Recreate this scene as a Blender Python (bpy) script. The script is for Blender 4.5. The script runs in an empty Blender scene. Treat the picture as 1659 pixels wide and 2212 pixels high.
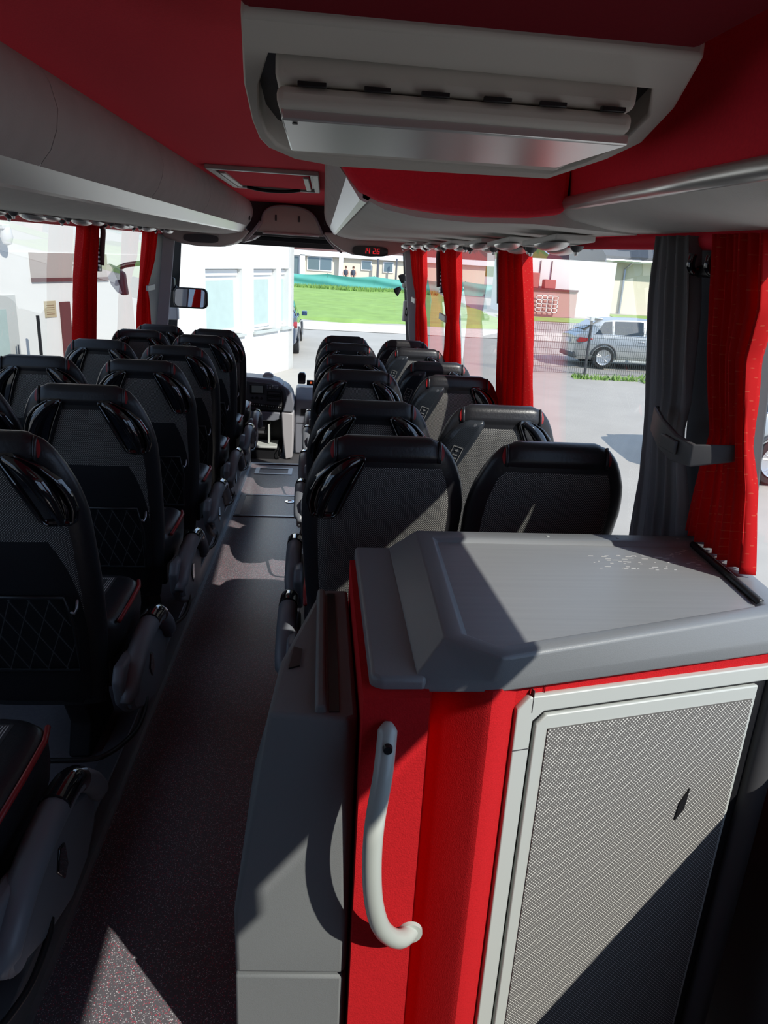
import bpy, bmesh, math, random
from mathutils import Vector, Matrix
random.seed(7)
C = bpy.context.scene.collection
SC = bpy.context.scene
PI = math.pi

# ------------------------------------------------------------------ camera
cam_d = bpy.data.cameras.new('camera'); cam = bpy.data.objects.new('camera', cam_d); C.objects.link(cam)
cam_d.sensor_fit = 'VERTICAL'; cam_d.sensor_height = 36.0
cam_d.lens = 1500.0 / 2212.0 * 36.0
cam_d.clip_start = 0.02; cam_d.clip_end = 500
R0 = (0.99513041, -0.08363959, 0.05215257)
R1 = (-0.02369759, 0.31057114, 0.9502547)
R2 = (0.09567599, 0.94686324, -0.30707673)
cam.matrix_world = Matrix(((R0[0], R1[0], -R2[0], .26), (R0[1], R1[1], -R2[1], 0), (R0[2], R1[2], -R2[2], 1.53), (0, 0, 0, 1)))
SC.camera = cam
# ------------------------------------------------------------------ world, sun, exposure
w = bpy.data.worlds.new('sky'); SC.world = w; w.use_nodes = True
bg = w.node_tree.nodes['Background']; bg.inputs['Color'].default_value = (.46, .66, 1.0, 1); bg.inputs['Strength'].default_value = 1.35
sun_d = bpy.data.lights.new('sun', 'SUN'); sun = bpy.data.objects.new('sun', sun_d); C.objects.link(sun)
sun_d.energy = 5.3; sun_d.angle = math.radians(.55); sun_d.color = (1.0, .96, .89)
SUNDIR = Vector((1.0, -1.12, 1.19)).normalized()
sun.rotation_euler = SUNDIR.to_track_quat('Z', 'Y').to_euler(); sun.location = (20, -18, 24)
SC.view_settings.view_transform = 'Standard'; SC.view_settings.look = 'None'
SC.view_settings.exposure = 0.0; SC.view_settings.gamma = 1.0; SC.view_settings.use_curve_mapping = False
SC.cycles.max_bounces = 14; SC.cycles.transparent_max_bounces = 24; SC.cycles.diffuse_bounces = 9
SC.cycles.caustics_reflective = False; SC.cycles.caustics_refractive = False
try: SC.cycles.use_denoising = True
except Exception: pass
K = .047                      # the cabin body climbs a little towards the front against the raked floor

# ------------------------------------------------------------------ materials
def mat(name, col, rough=.5, metal=0, spec=.5, noise=None, bump=None, coat=0, trans=0, emit=None, coords='Object'):
    m = bpy.data.materials.new(name); m.use_nodes = True; nt = m.node_tree; N = nt.nodes; L = nt.links
    b = N['Principled BSDF']
    b.inputs['Base Color'].default_value = (*col, 1); b.inputs['Roughness'].default_value = rough
    b.inputs['Metallic'].default_value = metal; b.inputs['Specular IOR Level'].default_value = spec
    b.inputs['Coat Weight'].default_value = coat
    if emit: b.inputs['Emission Color'].default_value = (*emit[0], 1); b.inputs['Emission Strength'].default_value = emit[1]
    tc = N.new('ShaderNodeTexCoord')
    if noise:
        sc, amt = noise
        n = N.new('ShaderNodeTexNoise'); n.inputs['Scale'].default_value = sc; n.inputs['Detail'].default_value = 4
        L.new(tc.outputs[coords], n.inputs['Vector'])
        mx = N.new('ShaderNodeMix'); mx.data_type = 'RGBA'
        mx.inputs[6].default_value = (*[c * (1 - amt) for c in col], 1); mx.inputs[7].default_value = (*[min(1, c * (1 + amt)) for c in col], 1)
        L.new(n.outputs['Fac'], mx.inputs[0]); L.new(mx.outputs[2], b.inputs['Base Color'])
    if bump:
        sc, st = bump
        n = N.new('ShaderNodeTexNoise'); n.inputs['Scale'].default_value = sc; n.inputs['Detail'].default_value = 3
        L.new(tc.outputs[coords], n.inputs['Vector'])
        bp = N.new('ShaderNodeBump'); bp.inputs['Strength'].default_value = st; bp.inputs['Distance'].default_value = .002
        L.new(n.outputs['Fac'], bp.inputs['Height']); L.new(bp.outputs['Normal'], b.inputs['Normal'])
    if trans:
        t = N.new('ShaderNodeBsdfTranslucent'); t.inputs['Color'].default_value = (*col, 1)
        ms = N.new('ShaderNodeMixShader'); ms.inputs[0].default_value = trans
        L.new(b.outputs[0], ms.inputs[1]); L.new(t.outputs[0], ms.inputs[2]); L.new(ms.outputs[0], N['Material Output'].inputs['Surface'])
    return m

def weave(name, c0, c1, pitch, axes='xz', thr=.25, rough=.8, line=None, trans=0):
    """woven cloth: small light knots on a darker ground"""
    m = mat(name, c0, rough, spec=.2, trans=trans); nt = m.node_tree; N = nt.nodes; L = nt.links; b = N['Principled BSDF']
    tc = N.new('ShaderNodeTexCoord'); sp = N.new('ShaderNodeSeparateXYZ'); L.new(tc.outputs['Object'], sp.inputs[0])
    def M(op, a, bb=None):
        n = N.new('ShaderNodeMath'); n.operation = op
        for i, v in enumerate((a, bb)):
            if v is None: continue
            if isinstance(v, (int, float)): n.inputs[i].default_value = v
            else: L.new(v, n.inputs[i])
        return n.outputs[0]
    o = {'x': sp.outputs[0], 'y': sp.outputs[1], 'z': sp.outputs[2]}
    if isinstance(pitch, (int, float)): pitch = (pitch, pitch)
    a = M('SINE', M('MULTIPLY', o[axes[0]], 2 * PI / pitch[0])); c = M('SINE', M('MULTIPLY', o[axes[1]], 2 * PI / pitch[1]))
    p = M('GREATER_THAN', M('MULTIPLY', a, c), thr)
    mx = N.new('ShaderNodeMix'); mx.data_type = 'RGBA'; mx.inputs[6].default_value = (*c0, 1); mx.inputs[7].default_value = (*c1, 1)
    L.new(p, mx.inputs[0]); L.new(mx.outputs[2], b.inputs['Base Color'])
    if trans:
        for n in N:
            if n.type == 'BSDF_TRANSLUCENT': L.new(mx.outputs[2], n.inputs['Color'])
    return m

def glass(name, tint, gain=1.0):
    m = bpy.data.materials.new(name); m.use_nodes = True; nt = m.node_tree; N = nt.nodes; L = nt.links
    N.remove(N['Principled BSDF'])
    t = N.new('ShaderNodeBsdfTransparent'); t.inputs['Color'].default_value = (*tint, 1)
    g = N.new('ShaderNodeBsdfGlossy'); g.inputs['Roughness'].default_value = 0.0
    lw = N.new('ShaderNodeLayerWeight'); lw.inputs['Blend'].default_value = .5
    pw = N.new('ShaderNodeMath'); pw.operation = 'POWER'; L.new(lw.outputs['Facing'], pw.inputs[0]); pw.inputs[1].default_value = 4.5
    ma = N.new('ShaderNodeMath'); ma.operation = 'MULTIPLY_ADD'; L.new(pw.outputs[0], ma.inputs[0]); ma.inputs[1].default_value = .9 * gain; ma.inputs[2].default_value = .07 * gain
    ms = N.new('ShaderNodeMixShader'); L.new(ma.outputs[0], ms.inputs[0]); L.new(t.outputs[0], ms.inputs[1]); L.new(g.outputs[0], ms.inputs[2])
    L.new(ms.outputs[0], N['Material Output'].inputs['Surface'])
    return m

def flecked(name):
    m = mat(name, (.13, .12, .135), .30, spec=.6); nt = m.node_tree; N = nt.nodes; L = nt.links; b = N['Principled BSDF']
    tc = N.new('ShaderNodeTexCoord'); prev = None; col = (.135, .125, .14)
    base = N.new('ShaderNodeRGB'); base.outputs[0].default_value = (*col, 1); prev = base.outputs[0]
    for sc, thr, c in ((230, .24, (.75, .72, .74)), (170, .27, (.42, .10, .13)), (190, .25, (.26, .25, .27))):
        v = N.new('ShaderNodeTexVoronoi'); v.inputs['Scale'].default_value = sc; L.new(tc.outputs['Object'], v.inputs['Vector'])
        lt = N.new('ShaderNodeMath'); lt.operation = 'LESS_THAN'; L.new(v.outputs['Distance'], lt.inputs[0]); lt.inputs[1].default_value = thr
        mx = N.new('ShaderNodeMix'); mx.data_type = 'RGBA'; L.new(lt.outputs[0], mx.inputs[0]); L.new(prev, mx.inputs[6]); mx.inputs[7].default_value = (*c, 1); prev = mx.outputs[2]
    L.new(prev, b.inputs['Base Color'])
    return m

def carbon(name):
    m = mat(name, (.01, .012, .016), .28, spec=.3, coat=.25); nt = m.node_tree; N = nt.nodes; L = nt.links; b = N['Principled BSDF']
    tc = N.new('ShaderNodeTexCoord'); wv = N.new('ShaderNodeTexWave'); wv.wave_type = 'BANDS'; wv.bands_direction = 'DIAGONAL'
    wv.inputs['Scale'].default_value = 120; wv.inputs['Distortion'].default_value = .4; L.new(tc.outputs['Object'], wv.inputs['Vector'])
    mx = N.new('ShaderNodeMix'); mx.data_type = 'RGBA'; mx.inputs[6].default_value = (.008, .009, .012, 1); mx.inputs[7].default_value = (.035, .042, .052, 1)
    L.new(wv.outputs['Fac'], mx.inputs[0]); L.new(mx.outputs[2], b.inputs['Base Color'])
    return m

def striped(name, c0, c1, axis, scale, rough=.4):
    m = mat(name, c0, rough); nt = m.node_tree; N = nt.nodes; L = nt.links; b = N['Principled BSDF']
    tc = N.new('ShaderNodeTexCoord'); mp = N.new('ShaderNodeMapping'); s = [3, 3, 3]; s[axis] = scale; mp.inputs['Scale'].default_value = s
    L.new(tc.outputs['Object'], mp.inputs['Vector']); n = N.new('ShaderNodeTexNoise'); n.inputs['Scale'].default_value = 1; n.inputs['Detail'].default_value = 5
    L.new(mp.outputs[0], n.inputs['Vector']); mx = N.new('ShaderNodeMix'); mx.data_type = 'RGBA'; mx.inputs[6].default_value = (*c0, 1); mx.inputs[7].default_value = (*c1, 1)
    L.new(n.outputs['Fac'], mx.inputs[0]); L.new(mx.outputs[2], b.inputs['Base Color'])
    return m

M = {}
M['floor'] = flecked('flecked_vinyl')
M['podium'] = mat('podium_vinyl', (.10, .095, .11), .45, noise=(90, .3))
M['alu'] = mat('brushed_aluminium', (.42, .44, .47), .35, .85)
M['alu_dark'] = mat('dark_metal_trim', (.16, .165, .18), .4, .6)
M['felt'] = mat('red_ceiling_felt', (.88, .034, .06), .95, spec=.1, noise=(160, .12), bump=(300, .3))
for _k in ('felt',):
    _b = M[_k].node_tree.nodes['Principled BSDF']; _b.inputs['Sheen Weight'].default_value = .7; _b.inputs['Sheen Roughness'].default_value = .6; _b.inputs['Sheen Tint'].default_value = (.9, .12, .16, 1)
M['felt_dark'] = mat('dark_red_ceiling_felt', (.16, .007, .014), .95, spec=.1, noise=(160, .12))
M['redwall'] = mat('red_carpet_cladding', (.50, .013, .017), .95, spec=.12, noise=(220, .16), bump=(420, .5))
M['piping'] = mat('red_piping', (.70, .022, .045), .6, spec=.2)
M['rackfab'] = mat('grey_rack_fabric', (.42, .40, .40), .9, spec=.15, noise=(9, .12), bump=(260, .3))
M['rackund'] = mat('light_grey_rack_fabric', (.66, .645, .62), .9, spec=.15, noise=(9, .08), bump=(260, .3))
M['silver'] = mat('satin_silver', (.72, .72, .70), .30, .6)
M['frost'] = mat('white_rack_lamp_strip', (.80, .82, .86), .35, .3)
M['grey'] = mat('warm_grey_plastic', (.60, .57, .52), .55, spec=.3)
M['greydk'] = mat('dark_grey_plastic', (.07, .07, .075), .5, noise=(60, .05))
M['greycool'] = mat('cool_grey_plastic', (.19, .20, .235), .45)
M['armgrey'] = mat('armrest_grey_plastic', (.16, .17, .19), .42)
M['greypale'] = mat('pale_grey_plastic', (.42, .41, .43), .5)
M['black'] = mat('black_plastic', (.012, .012, .014), .4)
M['gloss'] = mat('gloss_black_plastic', (.008, .009, .012), .07, spec=.6, coat=1)
M['recess'] = mat('gloss_recess_plastic', (.02, .025, .035), .10, spec=.6, coat=1)
M['leather'] = mat('black_leather', (.02, .02, .023), .36, spec=.5, bump=(140, .25))
M['redleather'] = mat('red_leather', (.30, .012, .014), .45)
M['seatfab'] = weave('seat_weave', (.038, .038, .04), (.47, .46, .43), .0062, 'xz', .38)
M['seatdark'] = mat('dark_seat_shell', (.012, .012, .015), .7, spec=.3, bump=(240, .4))
M['carbon'] = carbon('carbon_look_plastic')
M['badge'] = mat('badge_silver', (.8, .8, .78), .25, .7)
M['white'] = mat('white_paint', (.80, .79, .76), .8, noise=(3, .03), coords='Object')
M['wallgrey'] = mat('dark_grey_side_trim', (.10, .10, .108), .6)  # side walls in one even dark grey
M['cabtop'] = mat('grey_moulded_plastic', (.20, .212, .222), .42, spec=.45, bump=(600, .15))
M['cabtray'] = striped('ribbed_grey_tray', (.225, .237, .247), (.285, .295, .305), 1, 90)
M['binplastic'] = mat('matt_grey_bin_plastic', (.17, .18, .182), .6, spec=.3, bump=(500, .2))
M['pframe'] = mat('pale_grey_frame', (.50, .525, .50), .45)
M['panelfab'] = weave('panel_weave', (.135, .13, .125), (.68, .67, .63), .0075, 'xz', .42)
M['handle'] = mat('pearl_grey_handle', (.44, .47, .43), .38, spec=.5, coat=.3)
M['curtain'] = weave('red_curtain_cloth', (.72, .018, .02), (.75, .10, .06), (.012, .018), 'yz', .90, trans=.5)
M['sheer'] = weave('grey_curtain_cloth', (.34, .335, .345), (.45, .44, .42), (.02, .03), 'yz', .985, trans=.4)
M['glass'] = glass('window_glass', (.93, .94, .93))
M['glassleft'] = glass('tinted_side_glass', (.70, .71, .69))
M['glassfront'] = glass('windscreen_glass', (.93, .96, .95), .6)
M['asphalt'] = mat('asphalt', (.445, .405, .355), .9, noise=(1.2, .16), bump=(60, .3))
M['gravel'] = mat('pale_gravel', (.68, .61, .52), .95, noise=(6, .3))
M['grass'] = mat('grass', (.27, .40, .10), .95, noise=(1.5, .35), bump=(30, .6))
M['grassd'] = mat('tall_grass', (.22, .36, .09), .95, noise=(3, .5))
M['tarp'] = mat('turquoise_windbreak_net', (.14, .50, .43), .7, noise=(1.2, .2), trans=.3)
M['cream'] = mat('cream_render', (.72, .65, .52), .85, noise=(2, .04))
M['tile'] = mat('brown_roof_tiles', (.12, .055, .045), .8, noise=(8, .3))
M['slate'] = mat('slate_roof', (.045, .05, .06), .6, noise=(4, .2))
M['pane'] = mat('house_pane', (.13, .18, .19), .06, spec=.8, coat=1)
M['curt'] = mat('pale_net_curtain', (.42, .52, .50), .8, noise=(5, .1))
M['wframe'] = mat('white_window_frame', (.82, .82, .82), .4)
M['brownred'] = mat('brown_red_panel', (.11, .035, .035), .6)
M['doorgrey'] = mat('pale_door_paint', (.55, .56, .54), .5)
M['paper'] = mat('notice_paper', (.50, .42, .27), .8)
M['ink'] = mat('faded_ink', (.22, .14, .08), .8)
M['carsilver'] = mat('silver_car_paint', (.50, .51, .50), .28, .55, coat=1)
M['carblue'] = mat('dark_blue_car_paint', (.02, .05, .11), .25, .3, coat=1)
M['carglass'] = mat('dark_car_glass', (.015, .02, .025), .04, spec=.7, coat=1)
M['rubber'] = mat('tyre_rubber', (.015, .015, .016), .8)
M['rim'] = mat('alloy_rim', (.62, .63, .64), .3, .8)
M['tail'] = mat('tail_lamp_red', (.35, .02, .02), .15, coat=1)
M['wire'] = mat('green_grey_wire', (.07, .09, .085), .5, .5)
M['led'] = mat('red_led', (.3, .01, .01), .5, emit=((1, .03, .04), .55))
M['screen'] = mat('grey_lcd_screen', (.30, .34, .30), .25)
M['amber'] = mat('amber_lamp', (.6, .12, .03), .4, emit=((1, .16, .05), .5))
M['mirror'] = mat('mirror_glass', (.55, .56, .58), .02, 1)
M['skin'] = mat('skin_tone', (.55, .33, .24), .6)
M['cloth1'] = mat('dark_clothing', (.06, .07, .10), .8)
M['hair'] = mat('brown_hair', (.10, .045, .025), .7)
M['chrome'] = mat('chrome', (.75, .76, .78), .12, 1)
M['plant'] = mat('leaf_green', (.06, .14, .03), .7)
M['scuff'] = mat('pale_scuff', (.55, .55, .54), .7)

# ------------------------------------------------------------------ mesh builder
class MB:
    def __init__(s): s.v = []; s.f = []
    def add(s, vs, fs):
        o = len(s.v); s.v += [tuple(p) for p in vs]; s.f += [tuple(o + i for i in f) for f in fs]; return s
    def box(s, x0, x1, y0, y1, z0, z1):
        vs = [(x, y, z) for z in (z0, z1) for y in (y0, y1) for x in (x0, x1)]
        return s.add(vs, [(0, 2, 3, 1), (4, 5, 7, 6), (0, 1, 5, 4), (2, 6, 7, 3), (0, 4, 6, 2), (1, 3, 7, 5)])
    def prism(s, poly, ax, a, b):
        """polygon in the plane across axis ax, from a to b"""
        def P(p, t): return {'x': (t, p[0], p[1]), 'y': (p[0], t, p[1]), 'z': (p[0], p[1], t)}[ax]
        n = len(poly); vs = [P(p, a) for p in poly] + [P(p, b) for p in poly]
        fs = [tuple(range(n))[::-1], tuple(range(n, 2 * n))] + [(i, (i + 1) % n, n + (i + 1) % n, n + i) for i in range(n)]
        return s.add(vs, fs)
    def loft(s, rings, caps=True, closed=True):
        n = len(rings[0]); vs = [p for r in rings for p in r]; fs = []
        for k in range(len(rings) - 1):
            for i in range(n if closed else n - 1):
                j = (i + 1) % n; fs.append((k * n + i, k * n + j, (k + 1) * n + j, (k + 1) * n + i))
        if caps and closed: fs += [tuple(range(n))[::-1], tuple((len(rings) - 1) * n + i for i in range(n))]
        return s.add(vs, fs)
    def grid(s, fn, nu, nv):
        vs = [fn(i / nu, j / nv) for j in range(nv + 1) for i in range(nu + 1)]
        return s.add(vs, [(j * (nu + 1) + i, j * (nu + 1) + i + 1, (j + 1) * (nu + 1) + i + 1, (j + 1) * (nu + 1) + i) for j in range(nv) for i in range(nu)])
    def tube(s, pts, rad, n=8, flat=None, caps=True):
        pts = [Vector(p) for p in pts]; m = len(pts)
        if isinstance(rad, (int, float)): rad = [rad] * m
        rings = []; up = Vector((0, 0, 1)); prev = None
        for i, p in enumerate(pts):
            t = (pts[min(i + 1, m - 1)] - pts[max(i - 1, 0)]).normalized()
            if prev is None:
                a = up if abs(t.z) < .9 else Vector((1, 0, 0)); u = t.cross(a).normalized()
            else: u = (prev - t * prev.dot(t)).normalized()
            prev = u; v = t.cross(u)
            r = rad[i] if not isinstance(rad[i], tuple) else None
            ru, rv = (r, r) if r is not None else rad[i]
            rings.append([p + u * (ru * math.cos(2 * PI * k / n)) + v * (rv * math.sin(2 * PI * k / n)) for k in range(n)])
        return s.loft(rings, caps)
    def lathe(s, prof, c, axis='z', n=20):
        rings = []
        for r, h in prof:
            ring = []
            for k in range(n):
                a = 2 * PI * k / n; p, q = r * math.cos(a), r * math.sin(a)
                ring.append({'z': (c[0] + p, c[1] + q, c[2] + h), 'y': (c[0] + p, c[1] + h, c[2] + q), 'x': (c[0] + h, c[1] + p, c[2] + q)}[axis])
            rings.append(ring)
        return s.loft(rings)
    def map(s, fn): s.v = [tuple(fn(p)) for p in s.v]; return s
    def tilt(s, k=K): return s.map(lambda p: (p[0], p[1], p[2] + k * p[1]))
    def build(s, name, m, parent=None, smooth=False, bevel=0, seg=2):
        off = Vector((0, 0, 0))
        if parent is not None:
            q = parent
            while q is not None: off += Vector(q.location); q = q.parent
        me = bpy.data.meshes.new(name); me.from_pydata([(p[0] - off.x, p[1] - off.y, p[2] - off.z) for p in s.v], [], s.f); me.update()
        bm = bmesh.new(); bm.from_mesh(me); bmesh.ops.recalc_face_normals(bm, faces=bm.faces[:]); bm.to_mesh(me); bm.free()
        me.materials.append(m)
        if smooth:
            for p in me.polygons: p.use_smooth = True
            if smooth != 'all':
                try: me.set_sharp_from_angle(angle=math.radians(smooth if smooth is not True else 40))
                except Exception: pass
        o = bpy.data.objects.new(name, me); C.objects.link(o)
        if parent is not None: o.parent = parent
        if bevel:
            b = o.modifiers.new('bevel', 'BEVEL'); b.width = bevel; b.segments = seg; b.limit_method = 'ANGLE'; b.angle_limit = math.radians(30); b.harden_normals = False
            for p in me.polygons: p.use_smooth = True
            try: me.set_sharp_from_angle(angle=math.radians(60))
            except Exception: pass
        return o

def tag(o, label, cat, group=None):
    o['label'] = label; o['category'] = cat
    if group: o['group'] = group
    return o
def thing(name, label, cat, loc=(0, 0, 0), group=None):
    o = bpy.data.objects.new(name, None); C.objects.link(o); o.location = loc; o.empty_display_size = .1
    return tag(o, label, cat, group)
def struct(name, mb, m, **k):
    o = mb.build(name, m, **k); o['kind'] = 'structure'; return o
def copy_tree(o, parent=None):
    c = o.copy(); C.objects.link(c); c.parent = parent
    for ch in [x for x in o.children]: copy_tree(ch, c)
    return c
def lerp(tab, x):
    if x <= tab[0][0]: return tab[0][1]
    for (a, b), (c, d) in zip(tab, tab[1:]):
        if x <= c: return b + (d - b) * (x - a) / (c - a)
    return tab[-1][1]
def smoothpath(pts, n=8):
    P = [Vector(p) for p in pts]; out = []
    for i in range(len(P) - 1):
        p0, p1, p2, p3 = P[max(i - 1, 0)], P[i], P[i + 1], P[min(i + 2, len(P) - 1)]
        for k in range(n):
            t = k / n
            out.append(.5 * ((2 * p1) + (p2 - p0) * t + (2 * p0 - 5 * p1 + 4 * p2 - p3) * t * t + (3 * p1 - p0 - 3 * p2 + p3) * t ** 3))
    return out + [P[-1]]
def xR(zb): return 1.125 + .12 * max(0, 1.62 - zb)
def xL(zb): return -1.215 - .12 * max(0, 1.62 - zb)

# ================================================================== SETTING
FLOOR_Y0, FLOOR_Y1 = -2.2, 6.0
m = MB(); m.box(-.33, .345, FLOOR_Y0, FLOOR_Y1, -.06, 0)
struct('floor', m, M['floor'])
struct('trim_40', MB().box(-1.3, 1.25, FLOOR_Y1, 7.9, -.30, -.22), M['greydk'])
m = MB(); m.box(.345, 1.30, -2.2, .9, -.46, -.40)
o = struct('trim_1', m, M['podium'])
# podiums the seats stand on
struct('trim_2', MB().box(-1.32, -.36, FLOOR_Y0, 6.0, -.06, .11), M['podium'])
m = MB(); m.box(-.385, -.325, FLOOR_Y0, 6.0, .085, .122); m.box(-.36, -.33, FLOOR_Y0, 6.0, -.05, .085)
struct('trim_3', m, M['alu_dark'], bevel=.004)
m = MB(); m.box(.21, 1.27, 1.56, 6.0, -.06, .11)
struct('trim_4', m, M['podium'])
m = MB(); m.box(.19, .24, 1.56, 6.0, .085, .122); m.box(.20, .215, 1.56, 6.0, 0, .085)
struct('trim_5', m, M['alu_dark'], bevel=.004)
struct('trim_6', MB().box(-.33, .345, 5.985, 6.02, -.02, .008), M['alu'])
m = MB().box(-.33, -.318, FLOOR_Y0, 5.98, 0, .012); struct('baseboard_left', m, M['alu'])
# access panels let into the aisle floor
t = thing('floor_hatch', 'recessed rectangular metal frame in the aisle floor just before the front step', 'floor hatch', (-.12, 5.78, 0))
m = MB(); m.box(-.27, .04, 5.66, 5.69, 0, .004); m.box(-.27, .04, 5.84, 5.87, 0, .004); m.box(-.27, -.235, 5.69, 5.84, 0, .004); m.box(.005, .04, 5.69, 5.84, 0, .004)
m.build('hatch_frame', M['alu'], t)
t = thing('floor_cover', 'flecked floor cover panel with steel edge strips across the aisle', 'floor cover', (0, 4.85, 0))
MB().box(-.31, .19, 4.56, 5.04, 0, .003).build('cover_sheet', M['floor'], t)
for y in (4.55, 5.04): MB().box(-.31, .19, y, y + .018, 0, .006).build('edge_strip', M['alu'], t)
m = MB(); m.box(-.305, -.27, 4.58, 5.04, .003, .006); m.build('white_strip', M['pframe'], t)
t2 = MB().lathe([(.001, 0), (.036, 0), (.036, .004), (.018, .005), (.014, .002), (.001, .002)], (.06, 4.9, .003), 'z', 18).build('ring_pull', M['chrome'], t, smooth=True)

# side walls (lower panels, headers) as one structure each
for side, X, sg in (('left', xL, -1), ('right', xR, 1)):
    m = MB(); th = .07 * sg
    zs = [-1.05, .0, .60]
    def q(z0, z1, y0, y1):
        a, b = X(z0), X(z1)
        vs = [(a, y0, z0), (a + th, y0, z0), (b + th, y0, z1), (b, y0, z1), (a, y1, z0), (a + th, y1, z0), (b + th, y1, z1), (b, y1, z1)]
        m.add(vs, [(0, 1, 2, 3), (7, 6, 5, 4), (0, 4, 5, 1), (1, 5, 6, 2), (2, 6, 7, 3), (3, 7, 4, 0)])
    sill = .60
    q(-1.05, sill, -2.4, 7.05)
    th = .03 * sg
    q(1.64, 2.05, .25, 7.6); q(1.64 if sg < 0 else 1.70, 2.05, -.14, .25); q(1.64, 2.05, -2.4, -.14)  # short unseen stretch of the right header raised to shift its shadow edge
    th = .07 * sg
    if sg > 0: q(sill, .69, -2.4, 1.2); q(.69, 1.64, -2.4, -1.0)  # unseen solid panel added over the rear right window to darken the cabin
    else: q(sill, 1.64, -2.4, -.3)  # unseen solid panel added over the rear left window to darken the cabin
    q(-1.05, .45, 7.05, 8.0)
    m.tilt()
    struct('wall_' + side, m, M['wallgrey'])
m = MB().box(-1.35, 1.27, -2.45, -2.38, -1.05, 2.05).tilt(); struct('wall_rear', m, M['wallgrey'])
# ceiling
m = MB()
m.box(-1.25, 1.16, -2.4, 7.0, 1.89, 2.06); m.tilt(); struct('ceiling', m, M['felt'])
# dark red lowered ceiling box behind the monitor
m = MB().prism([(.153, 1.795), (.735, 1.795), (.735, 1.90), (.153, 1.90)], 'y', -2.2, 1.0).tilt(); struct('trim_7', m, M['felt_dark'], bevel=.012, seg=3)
# window pillars
npil = 8
PR = [(-1.0, -.86), (1.425, 1.64), (3.31, 3.45), (5.06, 5.32), (6.90, 7.04)]
PL = [(-.3, -.14), (1.5, 1.64), (3.1, 3.24), (4.86, 5.04), (6.56, 7.02)]
for side, X, sg, PP in (('L', xL, -1, PL), ('R', xR, 1, PR)):
    for (y0, y1) in PP:
        m = MB(); zz = [.55, .9, 1.2, 1.45, 1.64]
        rings = []
        for z in zz:
            a = X(z) - .012 * sg; b = X(z) + .06 * sg
            rings.append([(a, y0, z), (a, y1, z), (b, y1, z), (b, y0, z)])
        m.loft(rings); m.tilt(); npil += 1
        struct('trim_%d' % npil, m, M['greydk'], bevel=.006)
# window panes
nw = 0
def pane(X, sg, y0, y1, z0=.60, z1=1.66):
    global nw
    nw += 1; o = .018 * sg
    m = MB(); vs = [(X(z0) + o, y0, z0), (X(z0) + o, y1, z0), (X(z1) + o, y1, z1), (X(z1) + o, y0, z1)]
    m.add(vs, [(0, 1, 2, 3)]); m.tilt()
    struct('window_%d' % nw, m, M['glass' if sg > 0 else 'glassleft'])
for side, X, sg, PP in (('L', xL, -1, PL), ('R', xR, 1, PR)):
    ys = [-2.38] + [v for p in PP for v in p]
    for a, b in zip(ys[0::2], ys[1::2]): pane(X, sg, a, b)
    pane(X, sg, 7.04, 7.9, .45, 1.61)
# windscreen with its surround
nw += 1
m = MB(); m.add([(-1.3, 8.05, -.10), (1.25, 8.05, -.10), (1.12, 7.75, 1.64), (-1.2, 7.75, 1.64)], [(0, 1, 2, 3)]); m.tilt()
struct('window_%d' % nw, m, M['glassfront'])
m = MB(); m.box(-1.3, 1.25, 7.24, 7.75, 1.66, 2.05); m.tilt(); struct('wall_front', m, M['greydk'])
m = MB().box(-1.35, 1.3, 7.98, 8.08, -1.05, -.08).tilt(); struct('trim_30', m, M['greydk'])
# grey A pillars
for sg, n in ((-1, 31), (1, 32)):
    rings = []
    for z in (-.2, .4, .9, 1.3, 1.62):
        x = (xL(z) if sg < 0 else xR(z)); a = x - sg * .10; b = x + sg * .02
        rings.append([(a, 7.12, z), (b, 7.05, z), (b, 7.17, z), (a + sg * .03, 7.22, z)])
    struct('trim_%d' % n, MB().loft(rings).tilt(), M['greypale'], bevel=.01)
    rings = []
    for z in (-.1, .4, .9, 1.3, 1.64):
        x = (xL(z) if sg < 0 else xR(z)); yy = 8.02 - (z + .1) * .17
        rings.append([(x - sg * .05, yy - .03, z), (x + sg * .05, yy - .03, z), (x + sg * .05, yy + .06, z), (x - sg * .03, yy + .06, z)])
    struct('trim_%d' % (n + 2), MB().loft(rings).tilt(), M['black'])
# red piping along the window heads
for side, X, sg in (('left', xL, -1), ('right', xR, 1)):
    m = MB(); x = X(1.61)
    m.tube([(x - sg * .018, -2.3 if sg < 0 else .3, 1.594 if sg > 0 else 1.586), (x - sg * .018, 6.85, 1.594 if sg > 0 else 1.586)], .023, 10); m.tilt()
    o = m.build('window_piping', M['piping'], smooth='all'); tag(o, 'dark red padded roll along the window heads on the %s side of the coach' % side, 'trim roll')

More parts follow.
